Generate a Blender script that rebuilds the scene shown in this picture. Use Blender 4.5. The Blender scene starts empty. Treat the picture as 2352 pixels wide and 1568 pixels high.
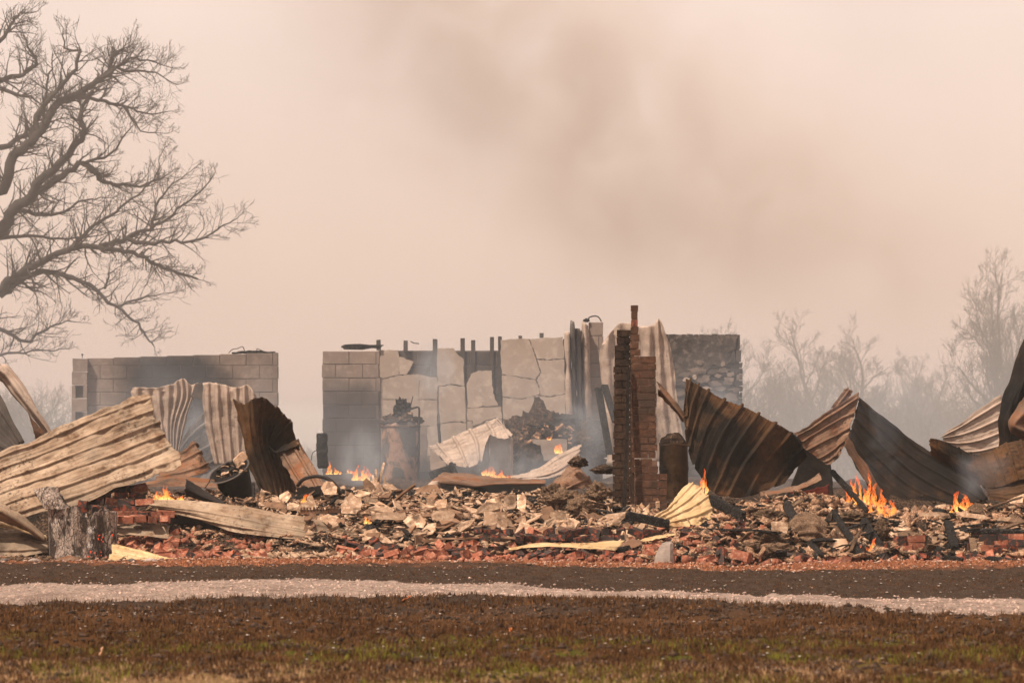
import bpy, bmesh, math, random
import numpy as np
from mathutils import Vector, Matrix, Euler
R = math.radians
random.seed(7); rng = np.random.default_rng(7)
sc = bpy.context.scene
col = sc.collection

# ------------------------------------------------------------------ camera
FD, HY, HC = 8820.0, 980.0, 1.45          # focal length / horizon in photo units, eye height
cam = bpy.data.cameras.new('camera'); camo = bpy.data.objects.new('camera', cam); col.objects.link(camo)
camo.location = (0, 0, HC); camo.rotation_euler = (R(90), 0, 0)
cam.sensor_width = 36; cam.lens = 135; cam.shift_y = 196/2352
cam.clip_start = .5; cam.clip_end = 3000
cam.dof.use_dof = True; cam.dof.focus_distance = 43.5; cam.dof.aperture_fstop = 4.5
sc.camera = camo
# ------------------------------------------------------------------ world: smoke pall under a daylight sky
SUN_EL, SUN_AZ = R(55), R(-48)            # sun high behind the viewer's left shoulder
w = bpy.data.worlds.new('World'); sc.world = w; w.use_nodes = True
nt = w.node_tree; nt.nodes.clear()
def nn(t, **k):
    n = nt.nodes.new(t)
    for a, v in k.items(): setattr(n, a, v)
    return n
sky = nn('ShaderNodeTexSky', sky_type='NISHITA', sun_disc=False)
sky.sun_elevation = SUN_EL; sky.sun_rotation = R(180) + SUN_AZ; sky.dust_density = 8; sky.air_density = 1.5
tc = nn('ShaderNodeTexCoord'); sep = nn('ShaderNodeSeparateXYZ'); nt.links.new(tc.outputs['Generated'], sep.inputs[0])
rampn = nn('ShaderNodeValToRGB'); rampn.color_ramp.interpolation = 'EASE'
e = rampn.color_ramp.elements
e[0].position = 0.0; e[0].color = (.645, .445, .365, 1)
e[1].position = .11; e[1].color = (.75, .60, .527, 1)
nt.links.new(sep.outputs['Z'], rampn.inputs[0])
nz = nn('ShaderNodeTexNoise'); nz.inputs['Scale'].default_value = 9; nz.inputs['Detail'].default_value = 5; nz.inputs['Roughness'].default_value = .5
nt.links.new(tc.outputs['Generated'], nz.inputs['Vector'])
mr = nn('ShaderNodeMapRange'); mr.inputs[1].default_value = .3; mr.inputs[2].default_value = .7; mr.inputs[3].default_value = .92; mr.inputs[4].default_value = 1.06
nt.links.new(nz.outputs['Fac'], mr.inputs[0])
vm = nn('ShaderNodeVectorMath', operation='SCALE'); nt.links.new(rampn.outputs[0], vm.inputs[0]); nt.links.new(mr.outputs[0], vm.inputs['Scale'])
vm2 = nn('ShaderNodeVectorMath', operation='SCALE'); vm2.inputs['Scale'].default_value = 10.0; nt.links.new(vm.outputs[0], vm2.inputs[0])
mx = nn('ShaderNodeMix', data_type='RGBA'); mx.inputs[0].default_value = .96
nt.links.new(sky.outputs[0], mx.inputs[6]); nt.links.new(vm2.outputs[0], mx.inputs[7])
bg = nn('ShaderNodeBackground'); bg.inputs[1].default_value = .1; nt.links.new(mx.outputs[2], bg.inputs[0])
wo = nn('ShaderNodeOutputWorld'); nt.links.new(bg.outputs[0], wo.inputs[0])
sl = bpy.data.lights.new('sun', 'SUN'); sl.energy = 5.0; sl.angle = R(2.0); sl.color = (1, .87, .72)
so = bpy.data.objects.new('sun', sl); col.objects.link(so)
sd = Vector((math.sin(SUN_AZ)*math.cos(SUN_EL), -math.cos(SUN_AZ)*math.cos(SUN_EL), math.sin(SUN_EL)))
so.rotation_euler = sd.to_track_quat('Z', 'Y').to_euler(); so.location = (0, 0, 30)
sc.view_settings.view_transform = 'Standard'; sc.view_settings.look = 'None'
sc.view_settings.exposure = .4; sc.view_settings.gamma = 1
sc.cycles.use_denoising = True; sc.cycles.max_bounces = 6; sc.cycles.diffuse_bounces = 3; sc.cycles.glossy_bounces = 2
sc.cycles.transparent_max_bounces = 24; sc.cycles.volume_bounces = 0; sc.cycles.caustics_reflective = False
sc.cycles.caustics_refractive = False; sc.cycles.sample_clamp_indirect = 4; sc.cycles.volume_max_steps = 32; sc.cycles.volume_step_rate = 1.6
sc.cycles.use_adaptive_sampling = True; sc.cycles.adaptive_threshold = .018

# ------------------------------------------------------------------ helpers
def P(x, y, Y): return np.array(((x-1176)/FD*Y, Y, HC-(y-HY)/FD*Y))
def zf(x0, y0, s): return lambda x, y, Y: P(x0+x*s, y0+y*s, Y)
z1 = zf(0, 765.6, .3514); z2 = zf(526.7, 765.6, .3516); z3 = zf(980, 765.6, .3514)
z4 = zf(1316.8, 673.7, .4102); z5 = zf(1745.6, 765.6, .3515)
z6 = zf(967.7, 931.0, .1927); z7 = zf(845.2, 906.5, .1641); z8 = zf(0, 0, .547)
z9 = zf(257.2, 845.2, .2032)
def rows(f, Y, *rs):   # rows of photo points; each point (x,y) or (x,y,dY)
    return [[f(p[0], p[1], Y+(p[2] if len(p) > 2 else 0)) for p in r] for r in rs]
_perm = rng.random((256,))
_pi = rng.permutation(256)
def _h(ix, iy, iz): return _perm[_pi[(_pi[(_pi[ix & 255]+iy) & 255]+iz) & 255]]
def vnoise(p):
    p = np.asarray(p, float); i = np.floor(p).astype(int); f = p-i; f = f*f*(3-2*f)
    x, y, z = i[..., 0], i[..., 1], i[..., 2]; u, v, t = f[..., 0], f[..., 1], f[..., 2]
    L = lambda a, b, k: a+(b-a)*k
    return L(L(L(_h(x, y, z), _h(x+1, y, z), u), L(_h(x, y+1, z), _h(x+1, y+1, z), u), v),
             L(L(_h(x, y, z+1), _h(x+1, y, z+1), u), L(_h(x, y+1, z+1), _h(x+1, y+1, z+1), u), v), t)*2-1
def fbm(p, o=4):
    p = np.asarray(p, float); s = 0; a = 1
    for k in range(o): s = s+a*vnoise(p*2**k+17.3*k); a *= .5
    return s
def sm(a, b, x): t = np.clip((x-a)/(b-a), 0, 1); return t*t*(3-2*t)

def props(o, label=None, cat=None, group=None, kind=None):
    if label: o['label'] = label
    if cat: o['category'] = cat
    if group: o['group'] = group
    if kind: o['kind'] = kind
    return o
def empty(name, loc, label, cat, group=None):
    o = bpy.data.objects.new(name, None); o.empty_display_size = .1; col.objects.link(o); o.location = Vector(loc)
    return props(o, label, cat, group)
def root_of(p):
    v = Vector((0, 0, 0))
    while p is not None: v += p.location; p = p.parent
    return v
def link(name, me, mat, parent=None, origin=(0, 0, 0)):
    o = bpy.data.objects.new(name, me); col.objects.link(o)
    if mat: me.materials.clear(); me.materials.append(mat)
    o.location = Vector(origin)-root_of(parent) if parent else Vector(origin)
    if parent: o.parent = parent
    return o
def mk(name, V, F, mat, parent=None, smooth=False, uv=None, recenter=True):
    V = np.asarray(V, float)
    org = np.zeros(3)
    if recenter: org = np.array(((V[:, 0].min()+V[:, 0].max())/2, (V[:, 1].min()+V[:, 1].max())/2, V[:, 2].min()))
    me = bpy.data.meshes.new(name); me.from_pydata((V-org).tolist(), [], [tuple(f) for f in F])
    if uv is not None:
        l = me.uv_layers.new(name='UVMap'); idx = np.empty(len(me.loops), int); me.loops.foreach_get('vertex_index', idx)
        l.data.foreach_set('uv', np.asarray(uv)[idx].ravel())
    if smooth: me.polygons.foreach_set('use_smooth', [True]*len(me.polygons))
    me.update()
    return link(name, me, mat, parent, org)
def mk_np(name, V, F, mat, smooth=False, parent=None):   # fast path: all faces the same size
    V = np.ascontiguousarray(V, np.float32); F = np.ascontiguousarray(F, np.int32); n = F.shape[1]
    me = bpy.data.meshes.new(name); me.vertices.add(len(V)); me.vertices.foreach_set('co', V.ravel())
    me.loops.add(F.size); me.loops.foreach_set('vertex_index', F.ravel())
    me.polygons.add(len(F)); me.polygons.foreach_set('loop_start', np.arange(0, F.size, n, dtype=np.int32))
    if smooth: me.polygons.foreach_set('use_smooth', np.ones(len(F), bool))
    me.update(calc_edges=True); me.validate()
    return link(name, me, mat, parent)
class MB:
    def __init__(s): s.v = []; s.f = []
    def box(s, c, size, rot=None, jit=0):
        b = len(s.v); c = Vector(c)
        for i in (-1, 1):
            for j in (-1, 1):
                for k in (-1, 1):
                    q = Vector((i*size[0]/2+random.uniform(-jit, jit), j*size[1]/2+random.uniform(-jit, jit), k*size[2]/2+random.uniform(-jit, jit)))
                    if rot: q = rot @ q
                    s.v.append(tuple(c+q))
        s.f += [tuple(b+i for i in q) for q in ((0, 1, 3, 2), (4, 6, 7, 5), (0, 4, 5, 1), (2, 3, 7, 6), (0, 2, 6, 4), (1, 5, 7, 3))]
        return s
    def tube(s, pts, rad, n=6, cap=True):
        pts = [Vector(p) for p in pts]; m = len(pts); rad = rad if hasattr(rad, '__len__') else [rad]*m
        b = len(s.v); up = None
        for i in range(m):
            t = (pts[min(i+1, m-1)]-pts[max(i-1, 0)])
            if t.length < 1e-9: t = Vector((0, 0, 1))
            t.normalize()
            if up is None: up = t.orthogonal().normalized()
            a = (up-t*up.dot(t))
            a = a.normalized() if a.length > 1e-6 else t.orthogonal().normalized()
            up = a; c = t.cross(a)
            for k in range(n):
                th = 2*math.pi*k/n; s.v.append(tuple(pts[i]+(a*math.cos(th)+c*math.sin(th))*rad[i]))
        for i in range(m-1):
            for k in range(n):
                k2 = (k+1) % n; s.f.append((b+i*n+k, b+i*n+k2, b+(i+1)*n+k2, b+(i+1)*n+k))
        if cap: s.f.append(tuple(b+k for k in range(n))[::-1]); s.f.append(tuple(b+(m-1)*n+k for k in range(n)))
        return s
    def build(s, name, mat, parent=None, smooth=False): return mk(name, s.v, s.f, mat, parent, smooth)
def crom(p, t):   # Catmull-Rom through p (n,...) at t in [0,1]
    p = np.asarray(p, float); n = len(p)
    if n == 2: return p[0]+(p[1]-p[0])*t.reshape((-1,)+(1,)*(p.ndim-1))
    q = np.concatenate([[2*p[0]-p[1]], p, [2*p[-1]-p[-2]]]); x = t*(n-1); i = np.clip(np.floor(x).astype(int), 0, n-2)
    f = (x-i).reshape((-1,)+(1,)*(p.ndim-1)); a, b, c, d = q[i], q[i+1], q[i+2], q[i+3]
    return .5*(2*b+(c-a)*f+(2*a-5*b+4*c-d)*f**2+(3*b-a-3*c+d)*f**3)
def grid_faces(nv, nu):
    i = np.arange(nv*nu).reshape(nv, nu); return np.stack([i[:-1, :-1], i[:-1, 1:], i[1:, 1:], i[1:, :-1]], -1).reshape(-1, 4)
def patch(rws, n=0, axis='u', amp=.02, dent=.012, dfreq=3., rag=.012, duty=.16, nu=40, nv=40, seed=0, curl=0, crease=.008, edge=.08):
    """corrugated sheet through a net of points; ribs run along axis"""
    R_ = np.array([[np.asarray(p) for p in r] for r in rws])
    if n:
        if axis == 'u': nv = max(nv, n*30+1)
        else: nu = max(nu, n*30+1)
    u = np.linspace(0, 1, nu); v = np.linspace(0, 1, nv)
    j = lambda t, k: rag*np.clip(fbm(np.stack([t*9+seed*3.1, t*0+k, t*0], -1), 4)+.1, -1, 1)
    A = np.stack([crom(r, u) for r in R_]); G = crom(A, v)           # nv,nu,3
    du = np.gradient(G, axis=1); dv = np.gradient(G, axis=0)
    N = np.cross(du, dv); N /= np.linalg.norm(N, axis=-1, keepdims=True)+1e-12
    if N[..., 1].mean() > 0: N = -N
    # ragged border: shift border points along the surface
    eu = du/(np.linalg.norm(du, axis=-1, keepdims=True)+1e-12); ev = dv/(np.linalg.norm(dv, axis=-1, keepdims=True)+1e-12)
    U, Vv = np.meshgrid(u, v)
    wl = np.exp(-U*14); wr = np.exp(-(1-U)*14); wt = np.exp(-Vv*14); wb = np.exp(-(1-Vv)*14)
    G = G+eu*((wl*j(Vv, 1)+wr*j(Vv, 2))[..., None])+ev*((wt*j(U, 3)+wb*j(U, 4))[..., None])
    c = (Vv if axis == 'u' else U); d = 0
    if n:
        ph = (c*n) % 1.; tri = np.abs(ph-.5)*2                        # 1 at edges, 0 mid
        prof = np.clip((duty-tri)/edge+.5, 0, 1); prof = prof*prof*(3-2*prof) if edge > .2 else prof
        minor = np.clip(1-np.abs(np.abs(ph-.5)-.36)/.04, 0, 1)*.16
        d = amp*(prof+minor)*(1+.35*fbm(np.stack([U*3+seed, Vv*3, U*0], -1), 2))
    d = d+dent*fbm(G*dfreq+seed*7.7, 3)
    if n: d = d+crease*(1-prof)*fbm(np.stack([(U if axis == 'u' else Vv)*13+seed, np.floor(c*n+.5)*3.7, c*n*1.3], -1), 2)
    if curl: d = d+curl*(wr+wl)
    G = G+N*np.asarray(d)[..., None]
    return G, np.stack([U, Vv], -1)
def sheet(name, label, rws, mat, group=None, parent=None, thick=.004, cat='metal sheet', **k):
    G, UV = patch(rws, **k); nv, nu = G.shape[:2]
    o = mk(name, G.reshape(-1, 3), grid_faces(nv, nu), mat, parent, True, UV.reshape(-1, 2))
    m = o.modifiers.new('thickness', 'SOLIDIFY'); m.thickness = thick; m.offset = 0
    if label: props(o, label, cat, group)
    return o
def prism(name, pts, depth, mat, parent=None, jit=0):   # polygon of world points (roughly facing the viewer) extruded back along +Y
    pts = [np.asarray(p) for p in pts]; n = len(pts); V = pts+[p+np.array((0, depth, 0)) for p in pts]
    F = [tuple(range(n))[::-1], tuple(range(n, 2*n))]+[(i, (i+1) % n, n+(i+1) % n, n+i) for i in range(n)]
    o = mk(name, V, F, mat, parent)
    bm = bmesh.new(); bm.from_mesh(o.data); bmesh.ops.recalc_face_normals(bm, faces=bm.faces)
    bmesh.ops.triangulate(bm, faces=[f for f in bm.faces if len(f.verts) > 4]); bm.to_mesh(o.data); bm.free()
    return o
def ragged(pts, k=4, a=.012):   # subdivide an outline and roughen it
    out = []; n = len(pts)
    for i in range(n):
        p, q = np.asarray(pts[i]), np.asarray(pts[(i+1) % n])
        for t in range(k):
            f = t/k; r = p+(q-p)*f
            if t: r = r+np.array((random.uniform(-a, a), 0, random.uniform(-a, a)))
            out.append(r)
    return out

# ------------------------------------------------------------------ materials
class NT:
    def __init__(s, name):
        s.m = bpy.data.materials.new(name); s.m.use_nodes = True; s.t = s.m.node_tree
        s.b = s.t.nodes['Principled BSDF']; s.out = s.t.nodes['Material Output']
    def n(s, t, **k):
        n = s.t.nodes.new(t)
        for a, v in k.items(): setattr(n, a, v)
        return n
    def l(s, a, b): s.t.links.new(a, b)
    def pos(s, scale=(1, 1, 1), src='pos'):
        if src == 'pos': o = s.n('ShaderNodeNewGeometry').outputs['Position']
        elif src == 'uv': o = s.n('ShaderNodeTexCoord').outputs['UV']
        else: o = s.n('ShaderNodeTexCoord').outputs['Object']
        m = s.n('ShaderNodeMapping'); m.inputs['Scale'].default_value = scale; s.l(o, m.inputs[0]); return m.outputs[0]
    def noise(s, vec, scale, detail=5, rough=.6, lo=.35, hi=.65, out0=0., out1=1., dist=0):
        n = s.n('ShaderNodeTexNoise'); n.inputs['Scale'].default_value = scale; n.inputs['Detail'].default_value = detail
        n.inputs['Roughness'].default_value = rough; n.inputs['Distortion'].default_value = dist; s.l(vec, n.inputs['Vector'])
        m = s.n('ShaderNodeMapRange'); m.inputs[1].default_value = lo; m.inputs[2].default_value = hi; m.inputs[3].default_value = out0; m.inputs[4].default_value = out1
        s.l(n.outputs['Fac'], m.inputs[0]); return m.outputs[0]
    def mix(s, f, a, b, bt='MIX'):
        m = s.n('ShaderNodeMix', data_type='RGBA', blend_type=bt)
        for v, i in ((f, 0), (a, 6), (b, 7)):
            if isinstance(v, (int, float)): m.inputs[i].default_value = v
            elif isinstance(v, tuple): m.inputs[i].default_value = v+(1,) if len(v) == 3 else v
            else: s.l(v, m.inputs[i])
        return m.outputs[2]
    def math(s, op, a, b=0.):
        m = s.n('ShaderNodeMath', operation=op)
        for v, i in ((a, 0), (b, 1)):
            if isinstance(v, (int, float)): m.inputs[i].default_value = v
            else: s.l(v, m.inputs[i])
        return m.outputs[0]
    def rand(s): return s.n('ShaderNodeObjectInfo').outputs['Random']
    def bump(s, h, strength=.5, dist=.01):
        b = s.n('ShaderNodeBump'); b.inputs['Strength'].default_value = strength; b.inputs['Distance'].default_value = dist
        s.l(h, b.inputs['Height']); s.l(b.outputs[0], s.b.inputs['Normal'])
    def fin(s, c, rough=.85, metal=0., spec=.3):
        s.l(c, s.b.inputs['Base Color']) if not isinstance(c, tuple) else setattr(s.b.inputs['Base Color'], 'default_value', c+(1,))
        if isinstance(rough, (int, float)): s.b.inputs['Roughness'].default_value = rough
        else: s.l(rough, s.b.inputs['Roughness'])
        if isinstance(metal, (int, float)): s.b.inputs['Metallic'].default_value = metal
        else: s.l(metal, s.b.inputs['Metallic'])
        s.b.inputs['Specular IOR Level'].default_value = spec
        return s.m
def stain(t, c, spots, colr):
    g = t.n('ShaderNodeNewGeometry').outputs['Position']
    for (x, z_, r, k) in spots:
        sp = t.n('ShaderNodeSeparateXYZ'); t.l(g, sp.inputs[0]); dx = t.math('SUBTRACT', sp.outputs['X'], x); dz = t.math('SUBTRACT', sp.outputs['Z'], z_)
        d = t.math('SQRT', t.math('ADD', t.math('MULTIPLY', dx, dx), t.math('MULTIPLY', t.math('MULTIPLY', dz, dz), 1.7)))
        d = t.math('ADD', d, t.noise(t.pos(), 1.6, 6, .6, 0, 1, -.55, .55))
        m = t.n('ShaderNodeMapRange', interpolation_type='SMOOTHSTEP'); m.inputs[1].default_value = r; m.inputs[2].default_value = r*.45; m.inputs[3].default_value = 0; m.inputs[4].default_value = k; t.l(d, m.inputs[0])
        c = t.mix(m.outputs[0], c, colr)
    return c
def rocky(name, c1, c2, c3=None, soot=(.03, .024, .02), sootlo=.55, soothi=.7, s1=6, s2=2.5, bump=.5, bscale=40, rough=.9, rnd=.35, sootmax=.9, bd=.01, spots=(), groove_shade=0):
    t = NT(name); p = t.pos()
    c = t.mix(t.noise(p, s1), c1, c2)
    if c3: c = t.mix(t.noise(t.pos((1.3, 1.3, 1.3)), s1*2.7, lo=.5, hi=.62), c, c3)
    if rnd:
        r = t.n('ShaderNodeMapRange'); r.inputs[3].default_value = 1-rnd; r.inputs[4].default_value = 1+rnd; t.l(t.rand(), r.inputs[0])
        vmn = t.n('ShaderNodeVectorMath', operation='SCALE'); t.l(c, vmn.inputs[0]); t.l(r.outputs[0], vmn.inputs['Scale']); c = vmn.outputs[0]
    c = t.mix(t.noise(t.pos((1, 1, .8)), s2, 6, .65, sootlo, soothi, 0, sootmax), c, soot)
    c = stain(t, c, spots, soot)
    if groove_shade:
        wv = t.n('ShaderNodeTexWave', bands_direction='X'); wv.inputs['Scale'].default_value = groove_shade; wv.inputs['Distortion'].default_value = .6; t.l(t.pos((1, 1, 1), 'obj'), wv.inputs['Vector'])
        c = t.mix(t.math('MULTIPLY', wv.outputs['Fac'], .6), c, tuple(.35*q for q in c2))  # shade in the scored grooves painted as darker colour bands
    t.bump(t.noise(p, bscale, 6, .7, .2, .8), bump, bd)
    return t.fin(c, rough, 0, .06)
def metal(name, base, light, rust, soot, sootlo=.52, soothi=.66, sootmax=.9, rustlo=.5, rusthi=.65, met=.35, rough=.5, streak=(2, 7, 1), s=1.):
    t = NT(name); p = t.pos(); u = t.pos(streak, 'uv'); up_ = t.noise(p, 2.0, 4, .6, .4, .6)
    c = t.mix(t.noise(p, 3*s, 6), base, light)
    c = t.mix(t.math('MULTIPLY', up_, t.noise(u, 2.2, 6, .65, .45, .62, 0, .6)), c, tuple(.5*x for x in base))
    c = t.mix(t.noise(p, 5*s, 7, .7, rustlo, rusthi), c, rust)
    sp = t.noise(p, 22*s, 5, .75, .53, .62, 0, .8)
    c = t.mix(t.math('MULTIPLY', sp, t.noise(p, 2.2*s, 3, .5, .45, .6)), c, soot)
    sm_ = t.noise(p, 1.5*s, 6, .6, sootlo, soothi, 0, sootmax); c = t.mix(sm_, c, soot)
    t.bump(t.noise(p, 14, 5, .6, .2, .8), .35, .012)
    m = t.math('MULTIPLY', t.math('SUBTRACT', 1., sm_), met)
    return t.fin(c, t.noise(p, 9, 4, .6, .3, .7, rough-.1, rough+.25), m, .06)
M = {}
M['block'] = rocky('block', (.225, .170, .142), (.19, .145, .122), (.25, .192, .16), soot=(.036, .032, .032), sootlo=.46, soothi=.78, s1=3, s2=.45, bump=.3, bscale=60, rnd=.03, sootmax=.55, spots=((-5.1, 1.95, 1.25, 1.), (-2.4, 1.3, 1.35, .85), (-4.2, 1.2, .9, .8)))
M['block_dark'] = rocky('block_dark', (.075, .06, .053), (.05, .041, .037), soot=(.025, .021, .02), s1=3, s2=.8, bump=.35, bscale=60, rnd=.15)
M['mortar'] = rocky('mortar', (.115, .092, .08), (.095, .076, .067), soot=(.04, .035, .033), s2=.6, rnd=0)
M['plasterwall'] = rocky('wall_plaster', (.36, .28, .23), (.30, .232, .19), (.40, .32, .265), soot=(.16, .14, .13), sootlo=.52, soothi=.75, s1=2, s2=.9, bump=.2, bscale=30, rnd=.06, sootmax=.7)
M['stonewall'] = rocky('stone', (.20, .15, .122), (.12, .094, .08), soot=(.06, .05, .047), sootlo=.5, soothi=.65, s1=5, s2=3, rnd=.3)
M['soot_render'] = rocky('soot_render', (.072, .056, .048), (.045, .036, .032), (.13, .10, .083), soot=(.022, .018, .017), sootlo=.48, soothi=.66, s1=4, s2=3, bump=.6, bscale=20, rnd=0, bd=.02)
M['plaster'] = rocky('plaster', (.40, .262, .175), (.27, .162, .102), (.50, .355, .255), soot=(.04, .023, .015), sootlo=.50, soothi=.66, s1=6, s2=6, bump=.4, rnd=.42)
M['plaster_back'] = rocky('plaster_back', (.22, .125, .078), (.12, .07, .044), soot=(.04, .028, .02), s1=9, s2=7, rnd=.3)
M['brick'] = rocky('brick', (.275, .092, .054), (.20, .072, .045), (.34, .17, .115), soot=(.03, .02, .017), sootlo=.56, soothi=.66, s1=7, s2=5, bump=.2, rnd=.4)
M['brick_burnt'] = rocky('burnt_brick', (.060, .046, .042), (.035, .028, .026), (.30, .075, .04), soot=(.018, .015, .014), s1=5, s2=6, bump=.2, rnd=.3, groove_shade=22)
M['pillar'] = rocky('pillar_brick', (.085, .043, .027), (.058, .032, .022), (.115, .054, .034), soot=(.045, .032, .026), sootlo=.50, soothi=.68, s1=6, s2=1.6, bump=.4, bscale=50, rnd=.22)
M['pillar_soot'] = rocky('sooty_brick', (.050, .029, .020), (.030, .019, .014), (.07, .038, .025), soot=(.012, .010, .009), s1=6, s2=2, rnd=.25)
M['pillar_mortar'] = rocky('pillar_mortar', (.17, .10, .072), (.10, .062, .046), soot=(.05, .035, .03), s2=1.6, sootlo=.55, rnd=0)
M['char'] = rocky('char', (.022, .019, .018), (.012, .011, .010), (.06, .052, .048), soot=(.006, .006, .006), s1=14, s2=9, bump=1, bscale=28, rough=.75, rnd=.2, bd=.03)
M['ash'] = rocky('ash', (.042, .026, .018), (.02, .013, .010), (.15, .095, .063), soot=(.016, .012, .010), sootlo=.48, soothi=.6, s1=10, s2=4, bump=.9, bscale=34, rnd=0, bd=.02)
M['insul'] = rocky('insulation', (.185, .112, .07), (.10, .063, .041), (.27, .175, .115), soot=(.035, .023, .017), s1=18, s2=6, bump=1, bscale=70, rnd=.25, bd=.02)
M['rubmix'] = rocky('mixed_rubble', (.34, .185, .11), (.14, .073, .044), (.50, .33, .22), soot=(.03, .022, .018), sootlo=.5, soothi=.6, s1=15, s2=9, rnd=0)
M['concrete'] = rocky('concrete', (.36, .29, .25), (.27, .22, .19), soot=(.12, .09, .08), s1=8, rnd=.15)
M['bark'] = rocky('bark', (.052, .043, .040), (.036, .03, .028), soot=(.02, .018, .018), s1=6, s2=3, rnd=.1, bump=.6)
M['tan'] = metal('tan_metal', (.235, .157, .104), (.44, .33, .24), (.13, .072, .042), (.036, .025, .018), .47, .64, .8, .52, .68, .12, .62)
M['pale'] = metal('pale_metal', (.34, .252, .20), (.43, .33, .27), (.30, .19, .13), (.13, .10, .088), .56, .74, .7, .56, .72, .15, .6)
M['cream'] = metal('cream_metal', (.42, .275, .135), (.55, .40, .235), (.24, .12, .05), (.08, .048, .026), .60, .75, .6, .56, .68, .12, .5, (1.5, 9, 1))
M['dark'] = metal('dark_metal', (.042, .021, .011), (.105, .055, .027), (.11, .046, .016), (.005, .0045, .004), .40, .58, .96, .52, .68, .12, .6)
M['sooty'] = metal('sooty_metal', (.016, .012, .0105), (.030, .022, .018), (.058, .031, .018), (.007, .0065, .0065), .42, .62, .9, .54, .7, .1, .65)
M['rust'] = metal('rust_metal', (.14, .080, .053), (.23, .14, .095), (.18, .074, .036), (.03, .022, .018), .52, .68, .9, .48, .64, .25, .6)
M['grey'] = metal('grey_metal', (.10, .083, .075), (.16, .133, .118), (.14, .09, .07), (.05, .045, .043), .5, .68, .8, .6, .72, .3, .55)
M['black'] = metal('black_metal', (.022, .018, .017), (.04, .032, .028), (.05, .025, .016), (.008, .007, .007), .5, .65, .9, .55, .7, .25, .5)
M['redmetal'] = metal('red_metal', (.10, .018, .014), (.14, .03, .02), (.05, .02, .014), (.02, .01, .009), .5, .65, .85, .55, .7, .15, .6)

def m_stump():
    t = NT('charred_wood'); p = t.pos((1, 1, .55)); wn = t.noise(p, 9, 3, .5, 0, 1, -.05, .05)
    mp = t.n('ShaderNodeVectorMath', operation='ADD'); t.l(p, mp.inputs[0]); t.l(wn, mp.inputs[1])
    vo = t.n('ShaderNodeTexVoronoi', feature='DISTANCE_TO_EDGE'); vo.inputs['Scale'].default_value = 34; t.l(mp.outputs[0], vo.inputs['Vector'])
    cr = t.n('ShaderNodeMapRange'); cr.inputs[1].default_value = .0; cr.inputs[2].default_value = .07; t.l(vo.outputs['Distance'], cr.inputs[0])
    v2 = t.n('ShaderNodeTexVoronoi', feature='DISTANCE_TO_EDGE'); v2.inputs['Scale'].default_value = 7; t.l(t.pos((1, 1, .25)), v2.inputs['Vector'])
    cr2 = t.n('ShaderNodeMapRange'); cr2.inputs[1].default_value = 0; cr2.inputs[2].default_value = .022; t.l(v2.outputs['Distance'], cr2.inputs[0])
    c = t.mix(t.noise(t.pos((1, 1, .6)), 5, 5), (.22, .155, .12), (.38, .30, .255))
    c = t.mix(t.noise(t.pos((1, 1, .4)), 6, 5, .6, .50, .58), c, (.045, .027, .019))
    c = t.mix(t.noise(t.pos((1, 1, .3)), 3.1, 4, .6, .55, .66), c, (.035, .024, .018))
    c = t.mix(t.noise(p, 9, 4, .6, .57, .66), c, (.46, .40, .37))
    k = t.math('MULTIPLY', cr.outputs[0], cr2.outputs[0]); c = t.mix(k, (.02, .014, .012), c)
    t.bump(k, .9, .018)
    return t.fin(c, .9)
M['stump'] = m_stump()
def m_emit(name, c, s):
    t = NT(name); t.t.nodes.remove(t.b); em = t.n('ShaderNodeEmission'); em.inputs[0].default_value = c+(1,); em.inputs[1].default_value = s
    t.l(em.outputs[0], t.out.inputs[0]); return t.m
M['ember'] = m_emit('ember', (1, .10, .03), .8)
def m_flame():
    t = NT('flame'); t.t.nodes.remove(t.b)
    uv = t.n('ShaderNodeTexCoord').outputs['UV']; sp = t.n('ShaderNodeSeparateXYZ'); t.l(uv, sp.inputs[0])
    p = t.pos((1, 1, .45)); nz_ = t.noise(p, 17, 4, .6, .3, .7, 0, 1, 1.2)
    h = t.math('ADD', sp.outputs['Y'], t.math('MULTIPLY', t.math('SUBTRACT', nz_, .5), .7))
    r = t.n('ShaderNodeValToRGB'); e = r.color_ramp.elements
    e[0].position = 0; e[0].color = (1, .60, .20, 1); e[1].position = 1; e[1].color = (.85, .10, .02, 1)
    x = e.new(.35); x.color = (1, .36, .07, 1); x = e.new(.65); x.color = (1, .20, .035, 1)
    t.l(h, r.inputs[0])
    em = t.n('ShaderNodeEmission'); t.l(r.outputs[0], em.inputs[0]); em.inputs[1].default_value = 1.7
    tr = t.n('ShaderNodeBsdfTransparent')
    a = t.noise(t.pos((1, 1, .5)), 26, 6, .72, .44, .58, 0, .9, 2.2)
    a = t.math('MULTIPLY', a, t.math('SUBTRACT', 1.1, t.math('MULTIPLY', sp.outputs['Y'], .8)))
    ms = t.n('ShaderNodeMixShader'); t.l(a, ms.inputs[0]); t.l(tr.outputs[0], ms.inputs[1]); t.l(em.outputs[0], ms.inputs[2])
    t.l(ms.outputs[0], t.out.inputs[0]); return t.m
M['flame'] = m_flame(); M['flame'].cycles.emission_sampling = 'NONE'; M['ember'].cycles.emission_sampling = 'NONE'

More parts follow.
